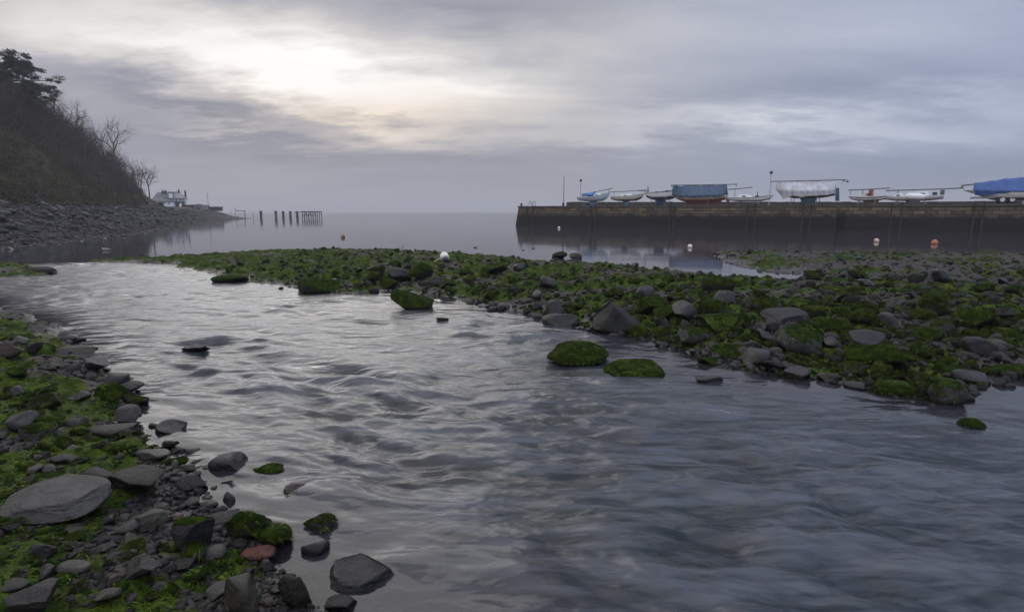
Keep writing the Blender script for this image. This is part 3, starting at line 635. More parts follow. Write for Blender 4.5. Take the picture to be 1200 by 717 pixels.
# green weed lying over the ground between the stones
def weed_bed(name, n, xr, yr, seed, lmin, lmax, wd, pw):
    rg = np.random.default_rng(seed); px = rg.uniform(xr[0], xr[1], n); py = yr[0]+(yr[1]-yr[0])*rg.random(n)**pw
    b = (CY-py)/F; c, s = math.cos(PITCH), math.sin(PITCH); t = (0.12-H)/(-s+b*c); x = (px-CX)/F*t; y = (c+b*s)*t
    k = moss_at(x, y) > rg.uniform(0.35, 0.9, n); x, y = x[k], y[k]; g, _ = ground_h(x, y); e = 0.012
    nx = -(ground_h(x+e, y)[0]-g)/e; ny = -(ground_h(x, y+e)[0]-g)/e; N = np.stack([nx, ny, np.ones_like(nx)], 1); N /= np.linalg.norm(N, axis=1)[:, None]
    m = len(x); lift = 0.16
    V, q, tr, rn = ribbons(np.stack([x, y, g-0.003], 1), N, rg.uniform(lmin, lmax, m)*np.clip(y/3.5, 0.8, 2.5), rg.uniform(0.5, 1.3, m)*wd*np.clip(y/3, 0.8, 3), rg, 1.0, lift)
    tag(link(name, mesh_np(name, V, [q, tr], WEED, False, {'rnd': rn})), None, None, None, 'stuff')
weed_bed('bank_weed', 210000, (-20, 340), (370, 735), 51, 0.025, 0.085, 0.0013, 0.75)
weed_bed('spit_weed', 60000, (420, 1215), (310, 476), 52, 0.02, 0.05, 0.0022, 0.7)
# ------------------------------------------------------------------ left shore, wooded hill, far point with house and ruined jetty
def Xs(Y): return np.interp(Y, [5, 14, 24, 42, 87, 113, 128, 140, 147, 152, 165, 200, 300], [-16, -18.5, -22.5, -28, -46.5, -56, -61, -63.5, -68, -76, -84, -118, -190])
def Hc(Y): return np.interp(Y, [0, 72, 80, 88, 95, 100, 104, 107, 165, 190, 300], [19.5, 19.5, 18.5, 15.5, 10.8, 7.0, 4.0, 2.7, 2.7, 2.6, 1.0])
def land(X, Y):
    s = Xs(Y)-X; s2 = s+1.2*fbm(X*0.12, Y*0.12, 3, 91)*sstep(2, 8, s)
    shore = np.where(s < 0, s*0.14, np.where(s < 4, 0.11*s, 0.44+(s-4)*0.33))
    z = np.minimum(shore, 2.45)+np.maximum(0, s2-10)*1.12
    cap = Hc(Y)+0.9*fbm(X*0.07, Y*0.07, 2, 95)*sstep(4, 9, Hc(Y)); z = np.where(z > cap-1.5, cap-1.5+1.5*(1-np.exp(-(z-cap+1.5)/1.5)), z)
    z = z+(0.22*fbm(X*0.5, Y*0.5, 3, 92)*sstep(0.5, 3, s))*np.where(Y > 135, 0.4, 1)
    return z, s
Y = 9*np.exp(np.linspace(0, math.log(300/9), 420)); S = np.concatenate([np.linspace(-5, 14, 110), np.linspace(14.3, 45, 70), np.linspace(47, 140, 30)])
YY, SS = np.meshgrid(Y, S, indexing='ij'); XX = Xs(YY)-SS; zz, ss_ = land(XX, YY)
ny, ns = len(Y), len(S); I = np.arange(ny*ns).reshape(ny, ns); q = np.stack([I[:-1, :-1], I[:-1, 1:], I[1:, 1:], I[1:, :-1]], -1).reshape(-1, 4)
def mat_hill():
    m, t, b = newmat('hillside'); p = t.pos(); z = t.sep(p)[2]; n = t.noise(p, 0.5, 5, 0.65); n2 = t.noise(p, 4, 5, 0.65)
    veg = t.ramp(n, [(0.3, (0.018, 0.013, 0.010)), (0.5, (0.030, 0.024, 0.014)), (0.62, (0.040, 0.036, 0.014)), (0.8, (0.030, 0.016, 0.010))])
    rock = t.ramp(n2, [(0.3, (0.008, 0.008, 0.010)), (0.55, (0.020, 0.0195, 0.022)), (0.75, (0.045, 0.045, 0.05))])
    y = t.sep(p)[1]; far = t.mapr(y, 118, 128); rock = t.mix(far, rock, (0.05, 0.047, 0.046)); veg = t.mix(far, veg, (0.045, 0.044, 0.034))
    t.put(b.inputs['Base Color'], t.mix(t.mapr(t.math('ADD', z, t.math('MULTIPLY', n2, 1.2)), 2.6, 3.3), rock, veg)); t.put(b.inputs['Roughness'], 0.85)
    t.put(b.inputs['Specular IOR Level'], 0.25); t.put(b.inputs['Normal'], t.bump(n2, 1.0, 0.25)); return m
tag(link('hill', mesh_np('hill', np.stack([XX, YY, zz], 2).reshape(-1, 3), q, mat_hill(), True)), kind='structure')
def lz(x, y): return float(land(np.array([x]), np.array([y]))[0][0])
# boulders heaped along the foot of the hill
rg = np.random.default_rng(71); n = 24000; y = 14*np.exp(rg.random(n)*math.log(150/14)); s = -0.8+11.5*rg.random(n)**0.85; x = Xs(y)-s; z, _ = land(x, y)
sz = np.where(rg.random(n) < 0.035, rg.uniform(0.35, 0.9, n), 0.09*3.6**rg.random(n))*np.interp(s, [0, 3, 8], [0.5, 0.8, 1.25])*np.where(y > 112, 0.7, 1)
SM['shore'] = mat_stone('shore_boulder_stone', (0.014, 0.0135, 0.016), 0, attr=True)
mass('shore_boulders', 0, np.stack([x, y, z], 1), sz, np.where(s < 2, 0.1, 0.0)*rg.random(n), rg, 0.15, 2, 'shore', (0.35, 0.75))
# ---- trees
BARK = simple('bark', (0.085, 0.072, 0.064), (0.045, 0.038, 0.034), 3, 0.9); TWIG = simple('twigs', (0.105, 0.072, 0.062), (0.045, 0.032, 0.030), 0.25, 0.9, coord='Generated')
NEEDLE = simple('pine_needles', (0.032, 0.040, 0.020), (0.014, 0.018, 0.010), 2, 0.85); BUSHM = simple('gorse_leaves', (0.085, 0.060, 0.022), (0.018, 0.019, 0.008), 0.5, 0.85)
def grow(rg, levels, nsplit, lean=0.0):
    """segments (p0, p1, r0, r1, level) of a bare tree one unit tall"""
    seg = []
    def go(p, d, ln, r, lv):
        k = 3 if lv < 2 else 2; q = p
        for i in range(k):
            d = (d+Vector(rg.normal(0, 0.13+0.03*lv, 3))+Vector((lean*0.06, 0, 0.05))).normalized(); e = q+d*ln/k
            seg.append((q, e, r*(1-0.35*i/k), r*(1-0.35*(i+1)/k), lv)); q = e
            if lv < levels and (i > 0 or lv > 0):
                for _ in range(nsplit[min(lv, len(nsplit)-1)]):
                    ax = Vector(rg.normal(0, 1, 3)); ax = (ax-d*ax.dot(d)).normalized(); a = rg.uniform(0.45, 0.95)
                    go(q, (d*math.cos(a)+ax*math.sin(a)).normalized(), ln*rg.uniform(0.5, 0.72), r*0.52, lv+1)
    go(Vector((0, 0, 0)), Vector((lean*0.2, 0, 1)).normalized(), 0.52, 0.022, 0); return seg
def seg_np(segs, n=4, thick=1.0):
    P0 = np.array([s[0][:] for s in segs]); P1 = np.array([s[1][:] for s in segs]); r0 = np.array([s[2] for s in segs])*thick; r1 = np.array([s[3] for s in segs])*thick
    d = P1-P0; d /= np.linalg.norm(d, axis=1)[:, None]; a = np.cross(d, [0.31, 0.52, 0.79]); a /= np.linalg.norm(a, axis=1)[:, None]; b = np.cross(d, a); V = []
    for P_, r in ((P0, r0), (P1, r1)):
        for k in range(n):
            q = 2*math.pi*k/n; V.append(P_+(a*math.cos(q)+b*math.sin(q))*r[:, None])
    V = np.stack(V, 1); m = len(segs); base = np.arange(m)[:, None, None]*2*n
    f = np.array([[k, (k+1) % n, n+(k+1) % n, n+k] for k in range(n)])[None]+base; return V.reshape(-1, 3), f.reshape(-1, 4)
rgt = np.random.default_rng(5); TREES = []
for k in range(5):
    sg = grow(rgt, 4, (2, 2, 2, 2), rgt.uniform(-1, 1)); hi = max(s[1].z for s in sg); sg = [(a/hi, b/hi, c/hi, d/hi, e) for a, b, c, d, e in sg]
    lo = [s for s in sg if s[4] < 2]; up = [s for s in sg if s[4] >= 2]
    V, f = seg_np(lo, 5); tm = mesh_np('trunk', V, f, BARK, True); V2, f2 = seg_np(up, 3, 0.85); TREES.append((tm, mesh_np('crown', V2, f2, TWIG, True), V2, f2, V, f))
def tree(k, x, y, h, rz, label, wide=1.0):
    o = empty('bare_tree', (x, y, lz(x, y)-0.15), rz); o.scale = (h*wide, h*wide, h); link('trunk', TREES[k][0], o); link('crown', TREES[k][1], o)
    tag(o, label, 'tree', 'bare trees along the hillside'); return o
def ridge(px):     # the point of the hill that stands on the skyline along this column of the view
    best = None
    for Yv in np.linspace(30, 118, 180):
        X = (px-CX)/F/1.0*Yv*math.cos(PITCH)*1.0; q = ray(px, 200); X = q.x/q.y*Yv; z = lz(X, Yv); e = (z-H)/Yv
        if best is None or e > best[0]: best = (e, X, Yv, z)
    return best
tr = [(6, 4.0, 0, 'bare tree on the ridge at the left edge, partly behind the pine'), (68, 3.4, 1, 'bare tree on the skyline next right of the pine'), (80, 3.0, 2, 'spreading bare tree second right of the pine on the skyline'),
      (92, 3.4, 3, 'bare tree halfway along the sloping skyline between pine and house'), (103, 3.0, 4, 'slender bare tree just below the middle of the wooded skyline'), (112, 3.1, 0, 'bare tree with upright twigs left of the tall pale one on the skyline'),
      (131, 6.2, 1, 'tallest pale-trunked bare tree standing clear above the lower skyline'), (122, 3.6, 2, 'bare tree leaning against the tall pale-trunked one, hill side'), (143, 3.6, 3, 'bare tree just seaward of the tall pale-trunked tree'),
      (153, 4.2, 4, 'thin bare tree between the tall pale one and the last tree'), (163, 4.6, 0, 'second-last bare tree at the seaward end of the hill'), (172, 5.2, 2, 'last bare tree at the seaward end of the hill above the white house')]
for px, h, k, lab in tr:
    e, X, Yv, z = ridge(px); tree(k, X, Yv, h*(1.22 if h > 4 else 1.5)*(Yv/85)**0.5, px*1.7, lab, 0.9)
for px, dn, h, k, lab in [(28, 11, 7, 1, 'pale bare trunk rising from the slope under the pine'), (55, 9, 6, 3, 'bare tree on the middle slope beside the gorse'), (140, 3.0, 5, 2, 'bare tree low on the slope near the shore boulders'),
                      (98, 6, 5.5, 4, 'bare tree halfway down the slope above the gorse bank'), (8, 14, 7, 0, 'bare tree low on the slope at the left edge')]:
    e, X, Yv, z = ridge(px); Yv -= dn; q = ray(px, 200); tree(k, q.x/q.y*Yv, Yv, h*0.75, px*2.3, lab, 0.9)
# the pine on top
def leaf_cloud(rg, c, r, n, size, flat=0.6):
    d = rg.normal(size=(n, 3)); d /= np.linalg.norm(d, axis=1)[:, None]; p = c+d*np.array([r, r, r*flat])*(rg.random((n, 1))**0.5)
    a = rg.normal(size=(n, 3)); a /= np.linalg.norm(a, axis=1)[:, None]; b = np.cross(a, rg.normal(size=(n, 3))); b /= np.linalg.norm(b, axis=1)[:, None]
    s = size*rg.uniform(0.5, 1.3, (n, 1)); return np.stack([p-a*s, p+b*s*0.45, p+a*s], 1).reshape(-1, 3)
e, X, Yv, z = ridge(30); Yv -= 6; q = ray(34, 200); X = q.x/q.y*Yv; z = lz(X, Yv)
pine = empty('pine_tree', (X-1.6, Yv, z-0.3)); pine.scale = (1.15, 1.15, 1.12); tag(pine, 'dark bushy pine on top of the hill at the upper left', 'tree')
rg = np.random.default_rng(77); mb = MB(); pts = []
mb.tube([(0, 0, 0), (0.2, 0, 2), (0.1, 0.1, 4.5), (0.5, 0, 6.6)], [0.28, 0.22, 0.15, 0.05], 7)
for k in range(44):
    h = rg.uniform(0.6, 6.3); a = rg.uniform(0, 6.28); L = 4.6*math.sqrt(max(0.05, 1-((h-2.6)/4.2)**2))*rg.uniform(0.55, 1.05); e = (0.2+L*math.cos(a), L*math.sin(a), h+rg.uniform(0, 0.7))
    mb.tube([(0.15, 0, h-0.3), (0.15+0.5*L*math.cos(a), 0.5*L*math.sin(a), h-0.05), e], [0.09, 0.06, 0.03], 5)
    for j in range(7): pts.append(leaf_cloud(rg, np.array(e)*np.array([rg.uniform(.35, 1.1), rg.uniform(.35, 1.1), 1])+rg.normal(0, 0.36, 3), rg.uniform(0.3, 0.7), 130, 0.15, 0.5))
mb.build('trunk', BARK, pine, True); Vp = np.concatenate(pts); link('crown', mesh_np('crown', Vp, np.arange(len(Vp)).reshape(-1, 3), NEEDLE, False), pine)
# the leafless wood that reads as one mass, and the gorse and bramble under it
rg = np.random.default_rng(78); vs = []; fs = []; base = 0
n = 4600; yv = 28+92*rg.random(n)**0.85; sv = 10.5+rg.random(n)*27; xv = Xs(yv)-sv; zv, _ = land(xv, yv); ok = (yv < 106) & (xv/yv < -0.65) & ((sv > 15+4*vn2(yv*0.2, sv*0.2, 9)) | (yv > 78)); 
for x, y, z in zip(xv[ok], yv[ok], zv[ok]):
    k = rg.integers(5); h = rg.uniform(1.8, 5.2)*(0.7 if y > 98 else 1); th = rg.uniform(0, 6.28); c, s = math.cos(th), math.sin(th)
    src = TREES[k][2].reshape(-1, 6, 3); nseg = len(src); pick = rg.choice(nseg, min(150, nseg), False)
    lo = TREES[k][4].reshape(-1, 10, 3)[:, [0, 2, 3, 5, 7, 8]]
    for V, pick in ((src[pick].reshape(-1, 3), pick), (lo.reshape(-1, 3), lo[:, 0, 0])):
        W = np.stack([(V[:, 0]*c-V[:, 1]*s)*h*1.15+x, (V[:, 0]*s+V[:, 1]*c)*h*1.15+y, V[:, 2]*h+z-0.25*h], 1); vs.append(W); m = len(pick)
        fs.append((np.array([[0, 1, 4, 3], [1, 2, 5, 4], [2, 0, 3, 5]])[None]+np.arange(m)[:, None, None]*6).reshape(-1, 4)+base); base += len(W)
me = mesh_np('woodland', np.concatenate(vs), np.concatenate(fs), TWIG, True); tag(link('woodland', me), kind='stuff')
vs = []; n = 2300; yv = 27+88*rg.random(n)**1.1; sv = 9.6+rg.random(n)**1.2*17; xv = Xs(yv)-sv; k = xv/yv < -0.635; yv, sv, xv = yv[k], sv[k], xv[k]; zv, _ = land(xv, yv)
for x, y, z in zip(xv, yv, zv):
    r = rg.uniform(0.5, 1.25)*(0.75 if y > 85 else 1); vs.append(leaf_cloud(rg, np.array([x, y, z+r*0.25]), r, 170, 0.11, 0.75))
Vb = np.concatenate(vs); tag(link('gorse', mesh_np('gorse', Vb, np.arange(len(Vb)).reshape(-1, 3), BUSHM, False)), kind='stuff')
# ---- the white house on the point
WHITE = simple('white_render', (0.78, 0.80, 0.84), (0.64, 0.66, 0.70), 1.2, 0.8); SLATE = simple('grey_slate', (0.070, 0.072, 0.082), (0.038, 0.039, 0.045), 2.5, 0.7); PALESLATE = simple('pale_roof', (0.20, 0.20, 0.21), (0.14, 0.14, 0.15), 1.5, 0.7)
STONE = simple('house_stone', (0.055, 0.050, 0.048), (0.03, 0.028, 0.027), 2, 0.9); GLASS = simple('dark_glass', (0.02, 0.022, 0.025), None, 2, 0.15); HEDGE = simple('hedge_leaves', (0.022, 0.030, 0.013), (0.010, 0.013, 0.007), 3, 0.9)
D = 165.0; U = D/F*0.857                                # metres to one photo pixel out there
def hx(px): return (px-200)*U
def hz(py): return (241-py)*U
hp = atY(200, 241, D); house = empty('white_house', tuple(hp), R(28)); tag(house, 'white rendered house with grey slate roofs on the low point beneath the hill', 'house')
def roof_gable(mb, x0, x1, y0, y1, ze, zr, xr0, xr1):  # ridge along x, hipped by xr0/xr1
    ym = (y0+y1)/2; mb.add([(x0,y0,ze),(x1,y0,ze),(x1,y1,ze),(x0,y1,ze),(xr0,ym,zr),(xr1,ym,zr)], [(0,1,5,4),(1,2,5),(2,3,4,5),(3,0,4),(3,2,1,0)])
mb = MB(); mb.box(hx(196), hx(219.5), 0, 7.5, -1.2, hz(231)); w = mb.build('wall', WHITE, house)
mb = MB(); mb.box(hx(178.5), hx(204.5), -3.2, 0-0.02, -1.2, hz(235.4)); mb.build('annex_wall', WHITE, house)
mb = MB(); mb.add([(hx(177.5),-3.5,hz(235.5)),(hx(205),-3.5,hz(235.5)),(hx(203),-0.03,hz(231.6)),(hx(179.5),-0.03,hz(231.6)),(hx(177.5),-3.5,hz(236)),(hx(205),-3.5,hz(236)),(hx(205),-0.03,hz(236)),(hx(177.5),-0.03,hz(236))],
                 [(0,1,2,3),(4,7,6,5),(0,4,5,1),(1,5,6,2),(3,2,6,7),(0,3,7,4)]); mb.build('annex_roof', SLATE, house)
mb = MB(); roof_gable(mb, hx(180), hx(197), 0.0, 9, hz(231.5), hz(223), hx(185), hx(196.5)); mb.box(hx(181.5), hx(195.9), 0.6, 8.4, -1.2, hz(231.6)); mb.build('rear_wing', SLATE, house)
mb = MB(); roof_gable(mb, hx(195.2), hx(220.4), -0.4, 7.9, hz(231.2), hz(222), hx(197.5), hx(210.5)); rf = mb.build('roof', SLATE, house)
mb = MB(); mb.add([(hx(204.5),-0.55,hz(231.0)),(hx(218.2),-0.55,hz(231.0)),(hx(213.2),2.6,hz(224.3)),(hx(205.5),2.6,hz(224.3)),(hx(204.5),-0.5,hz(231.6)),(hx(218.2),-0.5,hz(231.6)),(hx(213.2),2.9,hz(224.9)),(hx(205.5),2.9,hz(224.9))],
                 [(0,1,2,3),(4,7,6,5),(0,4,5,1),(1,5,6,2),(2,6,7,3),(3,7,4,0)]); mb.build('skylight_slope', PALESLATE, rf)
mb = MB(); mb.hexa([(hx(199),-0.9,hz(231.2)),(hx(203.4),-0.9,hz(231.2)),(hx(203.4),3,hz(231.2)),(hx(199),3,hz(231.2)),(hx(199),-0.9,hz(224.4)),(hx(203.4),-0.9,hz(224.4)),(hx(203.4),3,hz(224)),(hx(199),3,hz(224))]); dm = mb.build('dormer', WHITE, house)
mb = MB(); mb.box(hx(198.6), hx(203.8), -1.1, 3.0, hz(224.3), hz(223.6)); mb.build('dormer_roof', SLATE, dm)
for a, b, z0, z1 in ((190, 196.5, 226, 221.3), (209.4, 211.6, 223.5, 220.6), (217, 219.2, 229, 221.4)):
    mb = MB(); mb.box(hx(a), hx(b), 3.2, 4.4, hz(z0), hz(z1)); mb.box(hx(a)+.15, hx(a)+.4, 3.6, 4, hz(z1), hz(z1)+.35); mb.box(hx(b)-.4, hx(b)-.15, 3.6, 4, hz(z1), hz(z1)+.35); mb.build('chimney', STONE, house)
mb = MB(); mb.box(hx(205.5), hx(216.8), -0.06, 0.4, -1.0, hz(235.9)); mb.build('veranda_opening', GLASS, house)
mb = MB(); mb.box(hx(205.0), hx(217.4), -1.4, -0.07, hz(236.1), hz(235.3)); mb.build('veranda_roof', SLATE, house)
mb = MB(); mb.hexa([(hx(210),-2.6,-1.0),(hx(214),-2.6,-1.0),(hx(214),-1.6,-1.0),(hx(210),-1.6,-1.0),(hx(210.6),-2.4,hz(239)),(hx(213.2),-2.4,hz(237.6)),(hx(213.2),-1.8,hz(237.6)),(hx(210.6),-1.8,hz(239))]); tag(mb.build('parked_car', WHITE), 'small white car outside the dark opening of the white house', 'car')
bpy.data.objects['parked_car'].location = tuple(hp); bpy.data.objects['parked_car'].rotation_euler = (0, 0, R(28))
for a in (207, 211, 214.6):
    mb = MB(); mb.box(hx(a), hx(a+1.4), -0.09, 0.1, hz(234.6), hz(232.2)); fr = mb.build('window', GLASS, house)
for a in (182, 187, 193, 198.5):
    mb = MB(); mb.box(hx(a), hx(a+1.3), -3.26, -3.1, hz(239.3), hz(237)); mb.build('window', GLASS, house)
# what stands between the house and the tip of the point
def bushrow(name, px0, px1, py0, py1, label, cat, D=160.0):
    rg = np.random.default_rng(int(px0)); u = D/F; vs = []
    for px in np.arange(px0, px1, 0.8):
        c = atY(px, (py0+py1)/2, D); vs.append(leaf_cloud(rg, np.array(c)+np.array([0, rg.uniform(0, 1.5), 0]), (py1-py0)*u*0.62, 220, 0.16, 0.95))
    V = np.concatenate(vs); tag(link(name, mesh_np(name, V, np.arange(len(V)).reshape(-1, 3), HEDGE, False)), label, cat)
bushrow('hedge', 214, 230, 240.2, 244, 'dark clipped hedge right of the white house', 'hedge')
c = atY(233.5, 243.5, 158); sh = empty('shed', tuple(c)); tag(sh, 'low pale shed with curved roof right of the hedge', 'shed'); u = 158/F
mb = MB(); mb.box(-5.0*u, 5.2*u, 0, 3, -0.6, 2.0*u); mb.build('wall', PALESLATE, sh)
mb = MB(); k = [(math.cos(a)*5.4*u, math.sin(a)*2.3*u+1.9*u) for a in np.linspace(math.pi, 0, 9)]; mb.add([(a, -0.2, b) for a, b in k]+[(a, 3.2, b) for a, b in k], [(i, i+1, i+10, i+9) for i in range(8)]+[tuple(range(8, -1, -1)), tuple(range(9, 18))]); mb.build('roof', simple('shed_roof', (0.15, 0.15, 0.16)), sh)
c = atY(250.5, 245.2, 156); u = 156/F; ht = empty('hut', tuple(c)); tag(ht, 'small dark flat-roofed hut near the tip of the point', 'hut')
mb = MB(); mb.box(-5.2*u, 5*u, 0, 2.5, -0.5, 2.0*u); mb.build('wall', STONE, ht); mb = MB(); mb.box(-5.8*u, 5.6*u, -0.2, 2.7, 2.0*u, 2.8*u); mb.build('roof', SLATE, ht)
def pole(name, px, py0, py1, Yd, r, label, cat, m, ball=None):
    c = atY(px, py1, Yd); t = atY(px, py0, Yd).z-c.z; o = empty(name, tuple(c)); tag(o, label, cat)
    mb = MB(); mb.lathe([(r*1.5, -0.3), (r*1.5, 0.25), (r, 0.3), (r*0.8, t)], 8); mb.build('post', m, o, True)
    if ball:
        mb = MB(); mb.lathe([(0.02, t-0.02), (ball, t+0.04), (ball*1.15, t+ball*0.9), (ball*0.75, t+ball*1.9), (0.02, t+ball*2.2)], 10); mb.build('lantern', DARKMETAL, o, True)
    return o
DARKMETAL = simple('dark_metal', (0.035, 0.036, 0.04), None, 4, 0.5, 0, 0.3); TIMBER = simple('weathered_timber', (0.085, 0.078, 0.075), (0.045, 0.042, 0.041), 3, 0.9, 0.3, stretch=(3, 3, 0.5))
PALEPOLE = simple('painted_pole', (0.25, 0.26, 0.28), None, 4, 0.5)
pole('flagpole', 244.4, 226, 244, 157, 0.07, 'bare flagpole between the pale shed and the dark hut', 'flagpole', TIMBER)
# posts at the tip, their rail, and the stumps of the ruined jetty running out into the mist
JY = 142.0; u = JY/F
def stump(px, w, py0, py1, label, n=1, cap=False):
    c = atY(px, py1, JY); o = empty('jetty_pile', (c.x, c.y, 0)); tag(o, label, 'jetty pile', 'standing piles of the ruined jetty')
    t = atY(px, py0, JY).z; hw = w*u*0.27
    for i in range(n):
        xx = 0 if n == 1 else (-hw+0.05 if i == 0 else hw-0.05); r = hw if n == 1 else 0.10
        mb = MB(); mb.tube([(xx, 0, -1.2), (xx+0.03, 0, t*0.5), (xx-0.02, 0, t-0.12)], [r, r*0.95, r*0.9], 7); mb.build('post', TIMBER, o, True)
        if n == 2: mb = MB(); mb.tube([(xx, 0.7, -1.2), (xx, 0.7, t-0.14)], r, 6); mb.build('post', TIMBER, o, True)
    if cap: mb = MB(); mb.box(-hw-0.05, hw+0.05, -0.15, 0.85, t-0.25, t); mb.build('cap_beam', TIMBER, o, bevel=0.03)
stump(270.8, 0.8, 244.5, 251, 'thin post on the gravel tip, first of the jetty line'); stump(276.7, 1.0, 243.3, 257, 'tall post at the gravel tip with rail attached'); stump(287.2, 1.8, 247.2, 257, 'squat jetty post at the far end of the rail')
stump(297, 0.9, 247.2, 257, 'thin lone jetty pile just right of the rail'); stump(305.5, 2.3, 247.2, 257.3, 'broad jetty pile left of the wide gap', 2, True)
stump(323, 2.7, 247.2, 257.5, 'broad jetty pile right of the wide gap', 2, True); stump(331.6, 2.2, 247.5, 257.5, 'second jetty pile right of the wide gap', 2, True); stump(340, 2.4, 247.6, 257.5, 'third jetty pile right of the wide gap', 2, True); stump(348, 2.6, 247.7, 257.5, 'fourth jetty pile, next to the surviving platform', 2, True)
a, b = atY(276.7, 247.2, JY), atY(288, 247.4, JY); mb = MB(); mb.tube([a, (a+b)/2-Vector((0, 0, .03)), b], 0.09, 6); tag(mb.build('rail', TIMBER, None, True), 'single timber rail joining two posts at the gravel tip', 'rail')
pf = empty('jetty_platform', (atY(364, 257, JY).x, JY, 0)); tag(pf, 'surviving decked platform of the ruined jetty on a thicket of piles', 'jetty'); zt = atY(364, 247.6, JY).z; x0 = (354-364)*u; x1 = (375.3-364)*u
mb = MB(); mb.box(x0, x1, -0.4, 1.7, zt-0.28, zt); mb.build('deck', TIMBER, pf, bevel=0.02)
for i, xx in enumerate(np.linspace(x0+0.15, x1-0.15, 9)):
    for yy in (-0.2, 1.4):
        if i == 7 and yy > 0: continue
        mb = MB(); mb.tube([(xx, yy, -1.2), (xx+0.05, yy, zt-0.25)], 0.10, 6); mb.build('pile', TIMBER, pf, True)
for i in range(7):
    xs = np.linspace(x0+0.15, x1-0.15, 9); mb = MB(); s = 1 if i % 2 else -1; mb.tube([(xs[i], -0.2, 0.3 if s > 0 else zt-0.4), (xs[i+1], -0.2, zt-0.4 if s > 0 else 0.3)], 0.07, 5); mb.build('brace', TIMBER, pf, True)
mb = MB(); a = atY(344, 249, JY); b = atY(354.5, 248.4, JY); mb.tube([a, b], 0.08, 5); o = mb.build('fallen_beam', TIMBER, None, True); tag(o, 'slanting loose beam between last pile and platform', 'beam')
# ------------------------------------------------------------------ harbour wall and the laid-up boats
A = at(602, 264.2); Bp = at(1200, 274.5); dv = (Bp-A); Lv = dv.length; ANG = math.atan2(dv.y, dv.x); UX = Vector((math.cos(ANG), math.sin(ANG), 0)); UY = Vector((-math.sin(ANG), math.cos(ANG), 0))
ZT = 2.34
def along(px, off=0.0):           # distance along the wall (from its left corner) where column px meets the line `off` metres behind the face
    d = ray(px, 245); o = A+UY*off; den = d.x*UX.y-d.y*UX.x; return (o.y*d.x-o.x*d.y)/-den if den else 0
def wp(px, off): s = along(px, off); return A+UY*off+UX*s
def zat(px, py, off): q = wp(px, off); return atY(px, py, q.y).z
def mat_masonry(name, upper=True):
    m, t, b = newmat(name); p = t.coord('Object'); x, y, z = t.sep(p); v = t.comb(t.math('ADD', x, t.math('MULTIPLY', y, 0.7)), z, 0.0)
    wv = t.vmath('ADD', v, t.vmath('SCALE', t.comb(t.noise(v, 1.5, 3), t.noise(v, 1.8, 3), 0.0)))
    n = t.noise(p, 0.8, 5, 0.6); n2 = t.noise(p, 5, 5, 0.65)
    br = t.new('ShaderNodeTexBrick'); t.put(br.inputs['Vector'], t.vmath('ADD', v, t.comb(0.0, t.math('MULTIPLY', n2, 0.06), 0.0))); br.inputs['Scale'].default_value = 1.0; br.inputs['Brick Width'].default_value = 0.85; br.inputs['Row Height'].default_value = 0.30
    br.inputs['Mortar Size'].default_value = 0.03; br.inputs['Mortar Smooth'].default_value = 0.4; br.inputs['Bias'].default_value = -0.1
    br.inputs['Color1'].default_value = (0.165, 0.120, 0.078, 1); br.inputs['Color2'].default_value = (0.038, 0.031, 0.025, 1); br.inputs['Mortar'].default_value = (0.010, 0.009, 0.008, 1)
    c = t.mix(t.mapr(n2, 0.45, 0.75, 0, 0.7), br.outputs['Color'], (0.17, 0.125, 0.078)); c = t.mix(t.mapr(n, 0.5, 0.7, 0, 0.5), c, (0.035, 0.036, 0.026))
    tide = t.mapr(t.math('ADD', z, t.math('MULTIPLY', t.math('SUBTRACT', n, 0.5), 1.1)), 1.10, 1.65); weed = t.mix(n2, (0.010, 0.009, 0.008), (0.020, 0.018, 0.016))
    t.put(b.inputs['Base Color'], t.mix(tide, weed, c)); t.put(b.inputs['Roughness'], 0.85); t.put(b.inputs['Specular IOR Level'], 0.2)
    t.put(b.inputs['Normal'], t.bump(t.math('ADD', t.math('MULTIPLY', br.outputs['Fac'], -0.8), n2), 0.8, 0.05)); return m
OLDTIMBER = simple('weedy_timber', (0.030, 0.027, 0.025), (0.014, 0.013, 0.012), 3, 0.9, 0.3)
MAS = mat_masonry('pier_masonry'); COPE = simple('coping_stone', (0.075, 0.068, 0.060), (0.038, 0.036, 0.033), 2.5, 0.85, 0.4); RUBBLE = simple('parapet_rubble', (0.066, 0.055, 0.046), (0.028, 0.025, 0.022), 4, 0.9, 0.6)
pier = empty('harbour_pier', tuple(A), ANG); tag(pier, 'long dark stone harbour wall with weed-blackened lower half, boats laid up on top', 'pier')
LP = Lv+26; W = 11.0; g0, g1 = along(980.5), along(991.5)
def block(x0, x1, lb=0.0, bat=0.22, y0=0.0, zt=ZT-0.16):
    mb = MB(); mb.hexa([(x0, y0, -1.5), (x1, y0, -1.5), (x1, W, -1.5), (x0, W, -1.5), (x0+lb, y0+bat, zt), (x1, y0+bat, zt), (x1, W, zt), (x0+lb, W, zt)]); return mb
block(0, g0, 0.55).build('wall', MAS, pier); block(g1, LP, 0, 0.22, -0.05, ZT-0.22).build('wall', MAS, pier); block(g0+0.002, g1-0.002, 0, 0.1, 1.2, ZT-0.2).build('wall_recess', MAS, pier)
mb = MB(); rg = np.random.default_rng(3); x = 0.5
while x < g0-0.2:
    w = min(rg.uniform(0.8, 1.5), g0-x); mb.box(x, x+w-0.015, 0.14+rg.uniform(0, .05), 1.0, ZT-0.158, ZT+rg.uniform(-.05, .05)); x += w
mb.build('coping', COPE, pier, bevel=0.02)
mb = MB(); x = g1
while x < LP: w = rg.uniform(0.8, 1.5); mb.box(x, x+w-0.015, 0.08+rg.uniform(0, .05), 1.0, ZT-0.218, ZT-0.09+rg.uniform(-.05, .05)); x += w
mb.build('coping', COPE, pier, bevel=0.02)
